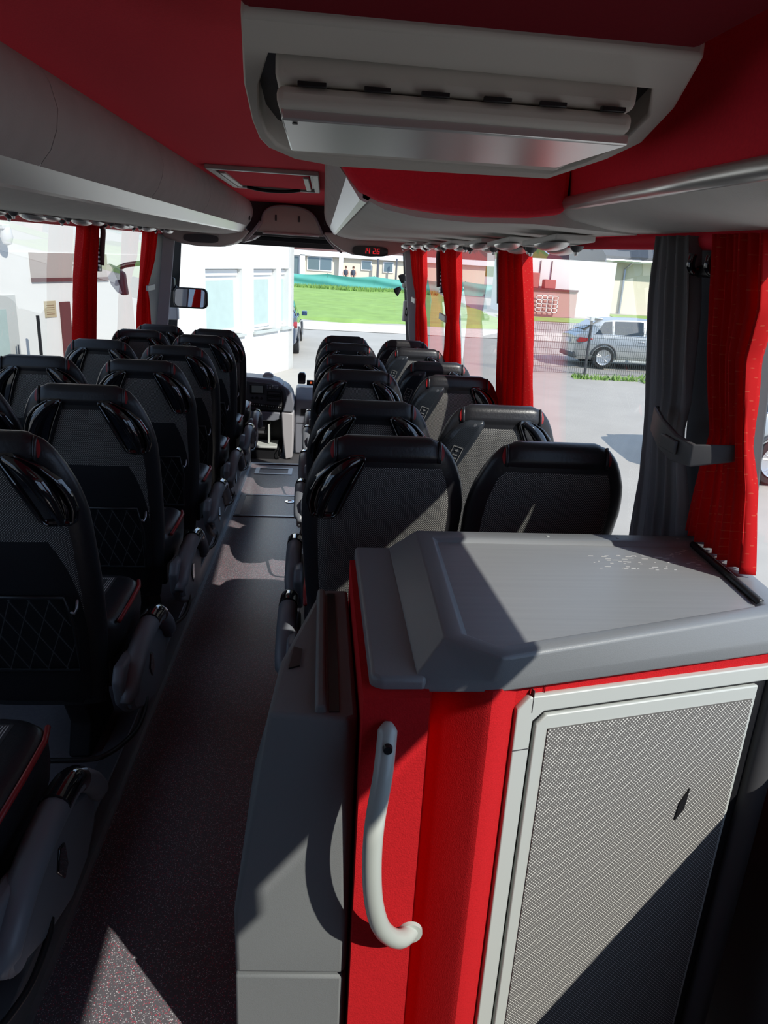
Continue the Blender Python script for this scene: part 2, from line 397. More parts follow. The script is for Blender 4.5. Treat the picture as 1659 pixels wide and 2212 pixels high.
# ================================================================== LUGGAGE RACKS
PROF = [(-.421, 1.89), (-.392, 1.845), (-.378, 1.79), (-.384, 1.745), (-.402, 1.70), (-.432, 1.662)]
STRIP = [(-.428, 1.668), (-.440, 1.650), (-.468, 1.612), (-.484, 1.606), (-.50, 1.625)]
UND = [(-.475, 1.617), (-.53, 1.594), (-.62, 1.580), (-.75, 1.576), (-.92, 1.582), (-1.20, 1.606)]
def rack(sg, y0, y1, seams, label):
    """sg -1 = left.  right rack is the mirror about the centre line, lower face a little flatter"""
    cx = -.06
    fx = (lambda x: x) if sg < 0 else (lambda x: 2 * cx - x)
    t = thing('luggage_rack', label, 'luggage rack', (fx(-.45), (y0 + y1) / 2, 1.6))
    edges = [y0] + seams + [y1]
    DZ = .014 if sg < 0 else .035
    def sheet(poly, a, b, th):
        poly = [(x, z + DZ) for x, z in poly]
        # closed section: outer line and the same line pushed outwards towards the wall
        out = [(fx(x), z) for x, z in poly]
        inn = [(fx(x - th), z + th * .6) for x, z in poly][::-1]
        return MB().prism(out + inn, 'y', a, b)
    for a, b in zip(edges, edges[1:]):
        mm = MB(); n = max(2, int((b - a) / .3)); 
        mm = sheet(PROF, a + .0025, b - .0025, .03).tilt(); mm.build('rack_flap', M['rackfab'], t, smooth=35)
    mm = sheet(PROF, y0 + .004, y1 - .01, .02); mm.map(lambda p: (p[0] + sg * .006, p[1], p[2])); mm.tilt().build('rack_core', M['rackfab'], t)
    sheet(STRIP, y0, y1, .02).tilt().build('light_strip', M['frost'] if sg > 0 else M['silver'], t, smooth=30)
    out = [(fx(x), z + (DZ if x > -1.1 else 0)) for x, z in UND]; inn = [(fx(x), z + .03 + DZ) for x, z in UND][::-1]
    MB().prism(out + inn, 'y', y0, y1).tilt().build('rack_underside', M['rackund'], t, smooth=35)
    return t
rl = rack(-1, -2.3, 6.85, [-.4, .78, 1.93, 3.10, 4.35, 5.60], 'long grey luggage rack along the left wall with a silver lamp strip')
rr = rack(1, 1.90, 6.85, [3.0, 4.2, 5.5], 'shorter grey luggage rack along the right wall behind the red end cap')
for x, y, z in ((-.39, 6.62, 1.735), (.265, 6.62, 1.735)):
    s = 1 if x > 0 else -1
    p = rl if s < 0 else rr
    MB().box(x - .004, x + .008, y - .012, y + .012, z - .018, z + .018).tilt().build('rack_lock', M['black'], p, bevel=.003)
# red upholstered end of the right rack
cap = rr
lo = [(.288, 1.86), (.270, 1.80), (.282, 1.745), (.310, 1.703), (.345, 1.665), (.395, 1.645), (.46, 1.634), (.55, 1.626), (.66, 1.624), (.78, 1.630), (.858, 1.642), (.866, 1.66), (.866, 1.90), (.295, 1.90)]
MB().prism(lo, 'y', 1.845, 1.92).tilt().build('end_panel', M['felt'], cap, bevel=.014, seg=3)['label'] = 'dark red upholstered end panel'
# shallow duct over the galley
du = thing('galley_duct', 'grey duct with a rounded silver edge above the galley window', 'duct', (.95, 0, 1.62))
MB().prism([(.862, 1.655), (.90, 1.632), (1.0, 1.615), (1.12, 1.606), (1.12, 1.66), (.88, 1.68)], 'y', .6, 1.90).tilt().build('duct_panel', M['rackund'], du, smooth=35)
MB().tube([(.868, .6, 1.668), (.868, 1.848, 1.668)], .017, 12).tilt().build('silver_edge', M['silver'], du, smooth='all')
struct('trim_36', MB().prism([(.875, 1.672), (.95, 1.672), (.95, 1.92), (.845, 1.92), (.862, 1.80)], 'y', -2.3, 1.86).tilt(), M['felt'])

# ------------------------------------------------------------------ service units under the racks
def service_unit():
    t = thing('service_unit', 'x', 'air outlet', (0, 0, 0))
    MB().box(-.060, .060, -.18, .18, -.004, .014).build('base_plate', M['rackund'], t, bevel=.004)
    for sx, sy in ((-.045, -.10), (.05, .09)):
        def scoop(u, v):
            a = u * PI; y = sy + .095 * (1 - 2 * v); k = math.sqrt(max(0, 1 - (1 - 2 * v) ** 2))
            return (sx + .042 * math.cos(a) * (.35 + .65 * k), y, -.010 - .020 * math.sin(a) * k)
        MB().grid(scoop, 8, 8).build('air_scoop', M['silver'], t, smooth='all')
    for sx, sy in ((.045, -.07), (-.045, .11)):
        k = MB().lathe([(.002, -.018), (.008, -.017), (.018, -.008), (.021, 0), (.002, 0)], (sx, sy, -.010), 'z', 14).build('reading_lamp', M['greydk'], t, smooth=True)
        MB().lathe([(.001, -.012), (.006, -.010), (.008, 0), (.001, 0)], (sx, sy, -.026), 'z', 10).build('lamp_tip', M['silver'], k, smooth=True)
    return t
su = service_unit(); first = True
RY = [2.28, 2.82, 3.30, 4.05, 4.80, 5.50, 6.2]; LY = [2.55, 3.30, 3.95, 4.70, 5.40, 6.10]
ordn = ['nearest', 'second', 'third', 'fourth', 'fifth', 'sixth', 'seventh']
for side, YS, x in (('right', RY, .985), ('left', LY, -1.05)):
    for i, y in enumerate(YS):
        o = su if first else copy_tree(su); first = False
        o.location = (x, y, (1.583 if side == 'right' else 1.600) + K * y)
        if side == 'left': o.rotation_euler = (0, 0, PI)
        tag(o, '%s grey air outlet and lamp unit from the rear under the %s rack' % (ordn[i], side), 'air outlet', 'air outlet units under the racks')

# ------------------------------------------------------------------ monitor hanging from the ceiling
mo = thing('ceiling_monitor', 'folded flip-down monitor in a rounded grey ceiling frame', 'monitor', (.48, 1.25, 1.84))
pz = lambda y: 1.834 - .13 * (y - 1.0)
outer = [(.153, .995), (.135, 1.20), (.133, 1.357), (.138, 1.44), (.151, 1.486), (.20, 1.545), (.286, 1.576), (.719, 1.557), (.79, 1.40), (.81, 1.31), (.79, 1.16), (.745, 1.0)]
inner = [(.180, 1.096), (.158, 1.20), (.150, 1.292), (.153, 1.40), (.169, 1.470), (.195, 1.505), (.24, 1.515), (.715, 1.513), (.752, 1.44), (.775, 1.334), (.765, 1.20), (.725, 1.105)]
m = MB(); n = len(outer)
def ringset(z0):
    return [(x, y, pz(y) + z0) for x, y in outer], [(x, y, pz(y) + z0) for x, y in inner]
a, b = ringset(0); a2, b2 = ringset(.045); 
top = [(x * .97 + .0145, y, 1.94 + .02) for x, y in outer]
vs = a + b + b2 + top; N_ = n; fs = []
for i in range(n):
    j = (i + 1) % n
    fs += [(i, j, n + j, n + i), (n + i, n + j, 2 * n + j, 2 * n + i), (i, 3 * n + i, 3 * n + j, j)]
m.add(vs, fs); m.build('frame', M['grey'], mo, bevel=.010, seg=3)
MB().add([(x, y, z) for x, y, z in b2], [tuple(range(n))]).build('frame_recess', M['black'], mo)
# folded screen body: two shells with a hinge gap, silver underside
m = MB()
m.prism([(1.10, 1.792), (1.10, 1.830), (1.12, 1.845), (1.36, 1.835), (1.36, 1.790)], 'x', .188, .706)
m.build('hinge_cover', M['grey'], mo, bevel=.012, seg=3)
m = MB()
xs = lambda s: (.186 if s < 0 else .712)
m.loft([[(.190, 1.098, 1.789), (.702, 1.098, 1.789), (.702, 1.098, 1.762), (.190, 1.098, 1.762)][::1],
        [(.190, 1.40, 1.789), (.702, 1.40, 1.789), (.690, 1.40, 1.752), (.198, 1.40, 1.752)]])
m.build('screen_shell', M['grey'], mo, bevel=.010, seg=3)
m = MB(); vs = [(.196, 1.112, 1.748), (.705, 1.112, 1.748), (.664, 1.315, 1.745), (.200, 1.335, 1.745)]
m.add(vs + [(x, y, z + .016) for x, y, z in vs], [(0, 1, 2, 3), (7, 6, 5, 4), (0, 4, 5, 1), (1, 5, 6, 2), (2, 6, 7, 3), (3, 7, 4, 0)])
m.build('screen_lid', M['silver'], mo, bevel=.003)
for x0, x1 in ((.219, .259), (.311, .348), (.391, .431), (.48, .52), (.561, .60), (.651, .687)):
    MB().box(x0, x1, 1.0925, 1.10, 1.787, 1.7935).build('vent_slot', M['black'], mo, bevel=.001)
MB().lathe([(.001, -.001), (.004, -.001), (.004, .003), (.001, .003)], (.215, 1.125, 1.7465), 'z', 10).build('sensor_dot', M['black'], mo)

# roof hatch
ht = thing('roof_hatch', 'roof escape hatch with a pale frame in the red ceiling', 'roof hatch', (-.06, 4.5, 2.09))
hx0, hx1, hy0, hy1 = -.345, .228, 3.90, 5.12
for nm, bx in (('frame_bar', (hx0, hx1, hy0, hy0 + .05)), ('frame_bar', (hx0, hx1, hy1 - .05, hy1)), ('frame_bar', (hx0, hx0 + .035, hy0 + .05, hy1 - .05)), ('frame_bar', (hx1 - .035, hx1, hy0 + .05, hy1 - .05))):
    MB().box(*bx, 1.868, 1.892).tilt().build(nm, M['pframe'], ht, bevel=.006)
MB().box(hx0 + .05, hx1 - .05, hy0 + .10, hy1 - .18, 1.872, 1.89).tilt().build('hatch_lid', M['felt'], ht, bevel=.008)
MB().box(hx0 + .035, hx1 - .035, hy0 + .05, hy1 - .05, 1.886, 1.891).tilt().build('hatch_gap', M['black'], ht)
MB().tube(smoothpath([(-.24, 4.98, 1.87), (-.14, 4.97, 1.855), (0, 4.97, 1.855), (.10, 4.98, 1.87)], 5), .011, 8).tilt().build('pull_bar', M['black'], ht, smooth='all')
for x in (hx0 + .055, hx1 - .085): MB().box(x, x + .03, 4.05, 4.9, 1.862, 1.876).tilt().build('side_rail', M['pframe'], ht, bevel=.004)

# ------------------------------------------------------------------ front bulkhead, end consoles, clock, visor
bh = thing('front_locker', 'arched grey locker front between the two racks above the windscreen', 'locker', (-.06, 7.0, 1.8))
arch = [(-.36, 1.632), (-.315, 1.70), (-.295, 1.78), (-.26, 1.825), (-.20, 1.853), (-.12, 1.864), (0, 1.862), (.09, 1.842), (.15, 1.81), (.195, 1.75), (.225, 1.69), (.262, 1.622)]
MB().prism(arch, 'y', 6.93, 6.99).tilt().build('locker_door', M['grey'], bh, bevel=.006)
rim = smoothpath([(x, 6.925, z) for x, z in arch], 3)
MB().tube(rim, .009, 8).tilt().build('arch_rim', M['greypale'], bh, smooth='all')
MB().box(-.45, .36, 6.99, 7.05, 1.60, 1.93).tilt().build('locker_back', M['greydk'], bh)
MB().box(-.30, .22, 6.90, 6.95, 1.617, 1.636).tilt().build('silver_ledge', M['silver'], bh, bevel=.004)
for x in (-.18, .03): MB().box(x - .008, x + .008, 6.924, 6.932, 1.735, 1.785).tilt().build('rivet_strip', M['greydk'], bh)
def console(sg, poly, nm, label):
    t = thing(nm, label, 'end console', (sum(p[0] for p in poly) / len(poly), 6.95, 1.6))
    MB().prism(poly, 'y', 6.86, 7.20).tilt().build('console_shell', M['grey'], t, bevel=.02, seg=3)
    return t
cl = console(-1, [(-1.235, 1.60), (-1.17, 1.535), (-1.02, 1.492), (-.86, 1.476), (-.68, 1.482), (-.56, 1.515), (-.48, 1.565), (-.42, 1.635), (-.50, 1.66), (-1.2, 1.66)], 'rack_end_console', 'curved grey console with a dark oval loudspeaker at the front end of the left rack')
sp = []
for k in range(28):
    a = 2 * PI * k / 28; sp.append((-.845 + .155 * math.copysign(abs(math.cos(a)) ** .6, math.cos(a)), 1.545 + .036 * math.copysign(abs(math.sin(a)) ** .6, math.sin(a))))
MB().prism(sp, 'y', 6.845, 6.87).tilt().build('loudspeaker_grille', M['greydk'], cl)
MB().tube(smoothpath([(-.47, 6.9, 1.545), (-.40, 6.9, 1.61), (-.35, 6.91, 1.67), (-.315, 6.92, 1.72)], 4), .014, 8).tilt().build('pale_edge', M['greypale'], cl, smooth='all')
MB().prism([(-.50, 1.53), (-.40, 1.56), (-.34, 1.60), (-.33, 1.63), (-.44, 1.63)], 'y', 7.0, 7.25).tilt().build('inner_wing', M['greypale'], cl, bevel=.01)
cr = console(1, [(.255, 1.66), (.30, 1.61), (.35, 1.565), (.43, 1.515), (.53, 1.482), (.70, 1.472), (.86, 1.490), (1.0, 1.525), (1.10, 1.575), (1.13, 1.66)], 'rack_end_console', 'curved grey console carrying a red digital clock at the front end of the right rack')
MB().tube(smoothpath([(.262, 6.9, 1.64), (.305, 6.88, 1.59), (.36, 6.87, 1.54), (.43, 6.86, 1.495)], 4), .010, 8).tilt().build('pale_edge', M['greypale'], cr, smooth='all')
ck = []
for k in range(28):
    a = 2 * PI * k / 28; ck.append((.69 + .165 * math.copysign(abs(math.cos(a)) ** .55, math.cos(a)), 1.522 + .044 * math.copysign(abs(math.sin(a)) ** .55, math.sin(a))))
dsp = MB().prism(ck, 'y', 6.842, 6.87).tilt().build('clock_window', M['gloss'], cr)
SEG = {'1': 'bc', '4': 'fgbc', '2': 'abged', '6': 'afgedc'}
def digit(mb, ch, x, z, wd, h):
    t = .0055; s = SEG[ch]
    R = {'a': (0, wd, h - t, h), 'g': (0, wd, h / 2 - t / 2, h / 2 + t / 2), 'd': (0, wd, 0, t), 'f': (0, t, h / 2, h), 'e': (0, t, 0, h / 2), 'b': (wd - t, wd, h / 2, h), 'c': (wd - t, wd, 0, h / 2)}
    for k in s:
        x0, x1, z0, z1 = R[k]; mb.box(x + x0 + .1 * z0, x + x1 + .1 * z1, 6.836, 6.843, z + z0, z + z1)
mb = MB()
for ch, x in (('1', .628), ('4', .660), ('2', .715), ('6', .750)): digit(mb, ch, x, 1.500, .024, .046)
mb.tilt().build('clock_digits', M['led'], dsp)
vs_ = thing('sun_visor', 'dark roller sun visor across the top of the windscreen', 'sun visor', (0, 7.5, 1.6))
MB().box(-1.15, 1.08, 7.42, 7.46, 1.515, 1.70).tilt().build('visor_sheet', M['greydk'], vs_, bevel=.005)
MB().box(-.5, .6, 7.36, 7.40, 1.56, 1.60).tilt().build('visor_rail', M['black'], vs_, bevel=.005)

# ------------------------------------------------------------------ curtains
def curtain(name, label, X, sg, keys, folds, m_, amp=.022, off=.05, grp=None, ny=90, nz=44):
    """keys: (zb, y0, y1, depth of folds)"""
    keys = sorted(keys)
    zs = [k[0] for k in keys]
    def fn(u, v):
        z = zs[0] + (zs[-1] - zs[0]) * v
        y0 = lerp([(k[0], k[1]) for k in keys], z); y1 = lerp([(k[0], k[2]) for k in keys], z); am = lerp([(k[0], k[3]) for k in keys], z) * amp
        ph = 2 * PI * folds * u + .6 * math.sin(5 * z + u * 4)
        x = X(z) - sg * (off + am * math.sin(ph) + .35 * am * math.sin(2.3 * ph + 1))
        return (x, y0 + (y1 - y0) * u + .35 * am * math.cos(ph), z)
    mb = MB().grid(fn, ny, nz).tilt()
    o = mb.build(name, m_, smooth='all')
    tag(o, label, 'curtain', grp)
    s = o.modifiers.new('thick', 'SOLIDIFY'); s.thickness = .0018
    return o
g = 'red curtains at the window pillars'
curtain('curtain', 'large red curtain beside the galley cabinet, gathered by a grey tieback', xR, 1, [(1.60, 1.30, 1.475, 1), (1.47, 1.285, 1.47, 1), (1.37, 1.315, 1.462, .9), (1.28, 1.305, 1.45, .8), (1.20, 1.30, 1.44, .6), (1.12, 1.27, 1.465, .8), (.945, 1.25, 1.495, 1)], 7, M['curtain'], .022, .055, g)
curtain('curtain', 'grey sheer curtain beside the coat hook, drawn behind the tieback', xR, 1, [(1.60, 1.575, 1.75, 1), (1.45, 1.55, 1.775, 1), (1.24, 1.55, 1.775, .8), (1.16, 1.57, 1.775, .7), (1.0, 1.53, 1.79, .9), (.60, 1.50, 1.86, 1)], 5, M['sheer'], .020, .055)
curtain('curtain', 'red curtain hanging straight in front of the silver car window, above the dark seat', xR, 1, [(1.60, 2.93, 3.31, 1), (1.28, 2.89, 3.34, 1), (.94, 2.90, 3.42, 1.1), (.60, 2.88, 3.44, 1.1)], 4.5, M['curtain'], .026, .055, g)
curtain('curtain', 'red curtain pinched by a pale clip, on the second pillar from the front at right', xR, 1, [(1.60, 4.42, 5.07, 1), (1.35, 4.45, 5.03, 1), (1.13, 4.58, 4.93, .7), (1.0, 4.55, 5.0, .9), (.55, 4.60, 5.28, 1.1)], 6, M['curtain'], .022, .055, g)
curtain('curtain', 'foremost red curtain at right, beside the small fan', xR, 1, [(1.58, 5.95, 6.88, 1), (1.35, 6.0, 6.80, 1), (1.12, 6.2, 6.62, .7), (1.0, 6.15, 6.7, .9), (.5, 6.2, 6.9, 1.1)], 7, M['curtain'], .022, .055, g)
curtain('curtain', 'red curtain on the left wall behind the left rows of seats', xL, -1, [(1.60, 4.54, 4.83, 1), (1.28, 4.50, 4.84, 1), (.90, 4.52, 4.90, 1.1), (.55, 4.5, 4.92, 1.1)], 3.5, M['curtain'], .028, .055, g)
curtain('curtain', 'foremost red curtain on the left wall, pinched by a grey clip near the mirror', xL, -1, [(1.60, 6.10, 6.53, 1), (1.35, 6.10, 6.48, 1), (1.13, 6.07, 6.32, .6), (1.0, 6.06, 6.42, .9), (.5, 6.1, 6.75, 1)], 5, M['curtain'], .022, .055, g)
tb = thing('curtain_tieback', 'grey plastic tieback strap holding the red and grey curtains beside the cabinet', 'tieback', (1.05, 1.45, 1.25))
band = [(1.062, 1.60, 1.194), (1.05, 1.585, 1.192), (1.03, 1.50, 1.178), (1.025, 1.42, 1.165), (1.035, 1.36, 1.165), (1.11, 1.33, 1.18)]
hh = [.026, .029, .032, .030, .024, .018]
m = MB(); rings = []
for (x, y, z), h in zip(band, hh):
    rings.append([(x, y, z - h), (x + .012, y + .003, z - h), (x + .012, y + .003, z + h), (x, y, z + h)])
m.loft(rings).tilt(); m.build('strap', M['greydk'], tb, bevel=.004)
MB().box(1.018, 1.026, 1.40, 1.47, 1.155, 1.185).tilt().build('embossed_plate', M['greydk'], tb, bevel=.003)
for nm, xw, y, z, lab, sg in (('curtain_clip', xR(1.13), 4.85, 1.13, 'pale clip on the second red curtain from the front at right', 1), ('curtain_clip', xR(1.12), 6.5, 1.13, 'pale clip on the foremost red curtain at right', 1), ('curtain_clip', xL(1.13), 6.24, 1.135, 'grey clip on the foremost red curtain at left', -1)):
    o = MB().box(xw - sg * .105 - .008, xw - sg * .105 + .008, y - .13, y + .13, z - .022, z + .022).tilt().build(nm, M['pframe'], bevel=.005); tag(o, lab, 'curtain clip')
hk = thing('coat_hook', 'black double coat hook on the dark pillar beside the red curtain', 'coat hook', (1.08, 1.53, 1.62))
MB().box(1.085, 1.115, 1.475, 1.575, 1.515, 1.54).tilt().build('hook_base', M['black'], hk, bevel=.006)
for y in (1.487, 1.562): MB().tube(smoothpath([(1.09, y, 1.528), (1.074, y, 1.526), (1.066, y, 1.540), (1.068, y, 1.562)], 4), .009, 8).tilt().build('prong', M['gloss'], hk, smooth='all')
# belt height adjusters / emergency hammers on the pillars
def hammer(x, y, z, sg, label):
    t = thing('window_hammer', label, 'emergency hammer', (x, y, z))
    MB().prism([(y - .035, z - .16), (y + .03, z - .16), (y + .05, z + .05), (y - .01, z + .05)], 'x', x - .012, x + .012).build('holder_plate', M['black'], t, bevel=.004)
    MB().tube(smoothpath([(x - sg * .02, y, z - .12), (x - sg * .03, y + .01, z), (x - sg * .035, y + .03, z + .10), (x - sg * .03, y - .02, z + .15)], 4), .017, 8).build('hammer_grip', M['brownred'], t, smooth='all')
    m = MB()
    for k in range(7): m.box(x - sg * .016 - .004, x - sg * .016 + .004, y - .045, y - .02, z - .155 + .026 * k, z - .143 + .026 * k)
    m.build('toothed_strip', M['silver'], t)
hammer(xR(1.45) - .03, 3.36, 1.45 + K * 3.36, 1, 'black emergency hammer holder with toothed strip left of the large straight red curtain')
hammer(xR(1.45) - .03, 5.22, 1.43 + K * 5.22, 1, 'black emergency hammer holder behind the pinched red curtain at right')
hammer(xL(1.45) + .03, 4.97, 1.46 + K * 4.97, -1, 'black emergency hammer holder with toothed strip on the left window pillar')

# ================================================================== GALLEY CABINET AND WASTE BIN
cab = thing('galley_cabinet', 'red carpeted galley cabinet with a grey moulded top and woven door panel', 'cabinet', (.75, 1.2, -.35))
plan = [(.338, .93), (.443, .93), (.446, .99), (.452, 1.03), (.466, 1.035), (.535, .953), (.547, .948), (.560, .952), (.58, .968), (.598, .987), (1.17, 1.107), (1.20, 1.50), (.338, 1.50)]  # groove in the outline shaped to stand for a dark shadow band
MB().prism(plan, 'z', -.40, .925).build('carcass', M['redwall'], cab, smooth=28)
# strips of the door surround in the slanted rear face
d = Vector((.5, .105, 0)).normalized(); nrm = Vector((d.y, -d.x, 0)); p0 = Vector((.598, .9852, 0))
def face(s0, s1, z0, z1, o0, o1):
    m = MB(); vs = []
    for o in (o0, o1):
        for s_, z in ((s0, z0), (s1, z0), (s1, z1), (s0, z1)):
            q = p0 + d * s_ + nrm * o; vs.append((q.x, q.y, z))
    return m.add(vs, [(0, 1, 2, 3), (7, 6, 5, 4), (0, 4, 5, 1), (1, 5, 6, 2), (2, 6, 7, 3), (3, 7, 4, 0)])
def poly_face(poly, o0, o1):
    m = MB(); n = len(poly); vs = []
    for o in (o0, o1):
        for s_, z in poly:
            q = p0 + d * s_ + nrm * o; vs.append((q.x, q.y, z))
    return m.add(vs, [tuple(range(n)), tuple(range(2 * n - 1, n - 1, -1))] + [(i, n + i, n + (i + 1) % n, (i + 1) % n) for i in range(n)])
poly_face([(.0, -.39), (.032, -.39), (.032, .845), (.052, .862), (.535, .862), (.535, .893), (.022, .893), (0, .871)], -.005, .010).build('door_surround', M['pframe'], cab, bevel=.0025)
face(.030, .54, -.38, .866, -.002, .002).build('door_gap', M['black'], cab)
dr = poly_face([(.038, -.38), (.505, -.38), (.505, .855), (.056, .855), (.038, .838)], .001, .012).build('cabinet_door', M['pframe'], cab, bevel=.0025)
poly_face([(.062, -.36), (.496, -.36), (.496, .828), (.062, .828)], .012, .0145).build('door_fabric', M['panelfab'], dr)
poly_face([(.372, .575), (.388, .60), (.392, .645), (.376, .615)], .0145, .018).build('shadow_diamond', M['black'], dr)  # black diamond put in for a small shadow on the door panel
for z in (.79, -.1): poly_face([(0.0, z), (.032, z), (.032, z + .002), (0, z + .002)], .010, .0106).build('corner_seam', M['greydk'], cab)
face(.0275, .0285, .863, .905, .0, .0108).build('corner_seam', M['greydk'], cab)
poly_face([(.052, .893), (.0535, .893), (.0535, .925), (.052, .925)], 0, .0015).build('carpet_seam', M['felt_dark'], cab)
# rounded grey post right of the door
q = p0 + d * .545
MB().lathe([(.03, -.4), (.03, .90)], (q.x + .018, q.y + .004, 0), 'z', 16).build('corner_post', M['greydk'], cab, smooth=True)
# moulded top: raised tray, slanted cheek, low ledge
top = MB()
Zt = .995
def rnd(z, P): return [(x, y, z) for x, y in P]
rim_o = [(.490, 1.515), (1.155, 1.515), (1.205, 1.47), (1.205, 1.13), (1.10, 1.112), (.580, .952), (.552, .948), (.471, 1.003)]
rim_o = [(.490, 1.515), (1.165, 1.515), (1.20, 1.48), (1.165, 1.20), (1.150, 1.128), (1.105, 1.115), (.570, .950), (.552, .948), (.471, 1.003)]
rim_i = [(.524, 1.473), (1.150, 1.473), (1.160, 1.465), (1.125, 1.20), (1.110, 1.135), (1.090, 1.128), (.566, .973), (.550, .974), (.504, 1.011)]
base = [(.426, 1.53), (1.19, 1.53), (1.215, 1.50), (1.18, 1.19), (1.17, 1.098), (1.10, 1.083), (.567, .968), (.545, .955), (.420, .955)]
b0 = [(.426, 1.53), (1.19, 1.53), (1.215, 1.50), (1.18, 1.19), (1.17, 1.098), (1.10, 1.083), (.567, .968), (.545, .955), (.420, .955)]
mid = [(.488, 1.522), (1.17, 1.522), (1.207, 1.485), (1.172, 1.195), (1.158, 1.118), (1.105, 1.103), (.568, .940), (.552, .936), (.468, .998)]
low = [(.430, 1.53), (1.18, 1.53), (1.213, 1.49), (1.178, 1.19), (1.166, 1.098), (1.105, 1.083), (.570, .958), (.540, .955), (.424, .955)]
# cheek foot sits on the ledge at z .945
rings = [rnd(.918, low), rnd(.946, [(.430, 1.53), (1.182, 1.53), (1.214, 1.49), (1.178, 1.19), (1.166, 1.095), (1.105, 1.08), (.570, .950), (.545, .945), (.424, .965)]),
         rnd(Zt - .004, mid), rnd(Zt, rim_o), rnd(Zt, rim_i), rnd(Zt - .010, [(x + (.01 if x < .8 else -.01), y + (.008 if y < 1.2 else -.008)) for x, y in rim_i])]
n = len(low); m = MB(); vs = [p for r in rings for p in r]; fs = []
for k in range(len(rings) - 1):
    for i in range(n):
        j = (i + 1) % n; fs.append((k * n + i, k * n + j, (k + 1) * n + j, (k + 1) * n + i))
fs.append(tuple(range(n))[::-1])
m.add(vs, fs)
tp = m.build('moulded_top', M['cabtop'], cab, bevel=.006, seg=3)
MB().add(rings[-1], [tuple(range(n))]).build('top_tray', M['cabtray'], tp)
led = [(.350, 1.535), (.44, 1.535), (.44, .955), (.365, .955), (.350, .968)]
MB().prism(led, 'z', .905, .945).build('side_ledge', M['cabtop'], tp, bevel=.008, seg=3)
for x, y in ((.80, 1.494), (.97, 1.494), (1.12, 1.494)): MB().lathe([(.001, 0), (.004, .0), (.004, .002), (.001, .002)], (x, y, Zt - .001), 'z', 8).build('rivet', M['pframe'], tp)
MB().tube([(1.145, 1.468, .992), (1.112, 1.15, .992)], .008, 8).build('rubber_seal', M['black'], tp, smooth='all')
# worn pale scratches on the tray
m = MB(); random.seed(3)
for k in range(70):
    x = random.uniform(.86, 1.13); y = random.choice([1.40, 1.385, 1.37, 1.36, 1.33]) + random.gauss(0, .006) + .03 * (x - 1)
    l = random.uniform(.003, .016); m.box(x, x + l, y, y + .0014, Zt - .0099, Zt - .0093)
for k in range(26):
    x = 1.06 + k * .0022 + random.gauss(0, .003); y = 1.405 + k * .0017 + random.gauss(0, .004); m.box(x, x + .004, y, y + .0016, Zt - .0099, Zt - .0093)
m.build('scratch_marks', M['scuff'], tp)
# grab handle
hd = thing('grab_handle', 'curved pearl grey grab handle screwed to the red cabinet corner', 'grab handle', (.39, .9, .65))
hp = smoothpath([(.378, .926, .886), (.376, .912, .862), (.370, .886, .815), (.360, .868, .745), (.358, .860, .675), (.364, .862, .60), (.378, .872, .535), (.398, .888, .490), (.420, .905, .462), (.436, .922, .452), (.441, .931, .450)], 5)
k_ = len(hp); MB().tube(hp, [min(.0155, .005 + .0035 * i) for i in range(k_)], 16).build('grip', M['handle'], hd, smooth='all')
MB().lathe([(.001, -.002), (.007, -.002), (.008, .006), (.001, .006)], (.3755, .8865, .862), 'y', 14).build('screw_recess', M['black'], hd, smooth=True)
MB().lathe([(.001, -.008), (.021, -.007), (.022, .0), (.001, 0)], (.441, .930, .450), 'y', 18).build('mount_foot', M['handle'], hd, smooth=True)

bn = thing('waste_bin', 'tall dark grey waste bin fixed to the aisle side of the red cabinet', 'waste bin', (.24, 1.2, 0))
L0 = [(.132, .955), (.325, .945), (.334, .96), (.334, 1.47), (.215, 1.47), (.132, 1.36)]
L2 = [(.188, .985), (.315, .965), (.334, .975), (.334, 1.47), (.272, 1.47), (.200, 1.15)]
z2 = .862
MB().loft([rnd(.01, L0), rnd(.328, L0)]).build('bin_base', M['binplastic'], bn, bevel=.005)
MB().loft([rnd(.334, L0), rnd(.475, [(x - (.0 if x > .2 else .001), y) for x, y in L0]), rnd(.70, [((a[0] * .4 + b[0] * .6), a[1] * .4 + b[1] * .6) for a, b in zip(L0, L2)]), rnd(z2, L2)]).build('bin_body', M['binplastic'], bn, bevel=.008, seg=3)
MB().prism([(.262, z2 - .01), (.285, z2 - .01), (.280, z2 + .014), (.266, z2 + .014)], 'y', .985, 1.445).build('lid_ridge', M['binplastic'], bn, bevel=.004)
MB().box(.287, .304, .985, 1.445, z2 - .002, z2 + .002).build('lid_slot', M['black'], bn)
MB().prism([(.215, 1.12), (.235, 1.13), (.238, 1.19), (.222, 1.20)], 'z', z2 - .004, z2 + .003).build('finger_hole', M['black'], bn)

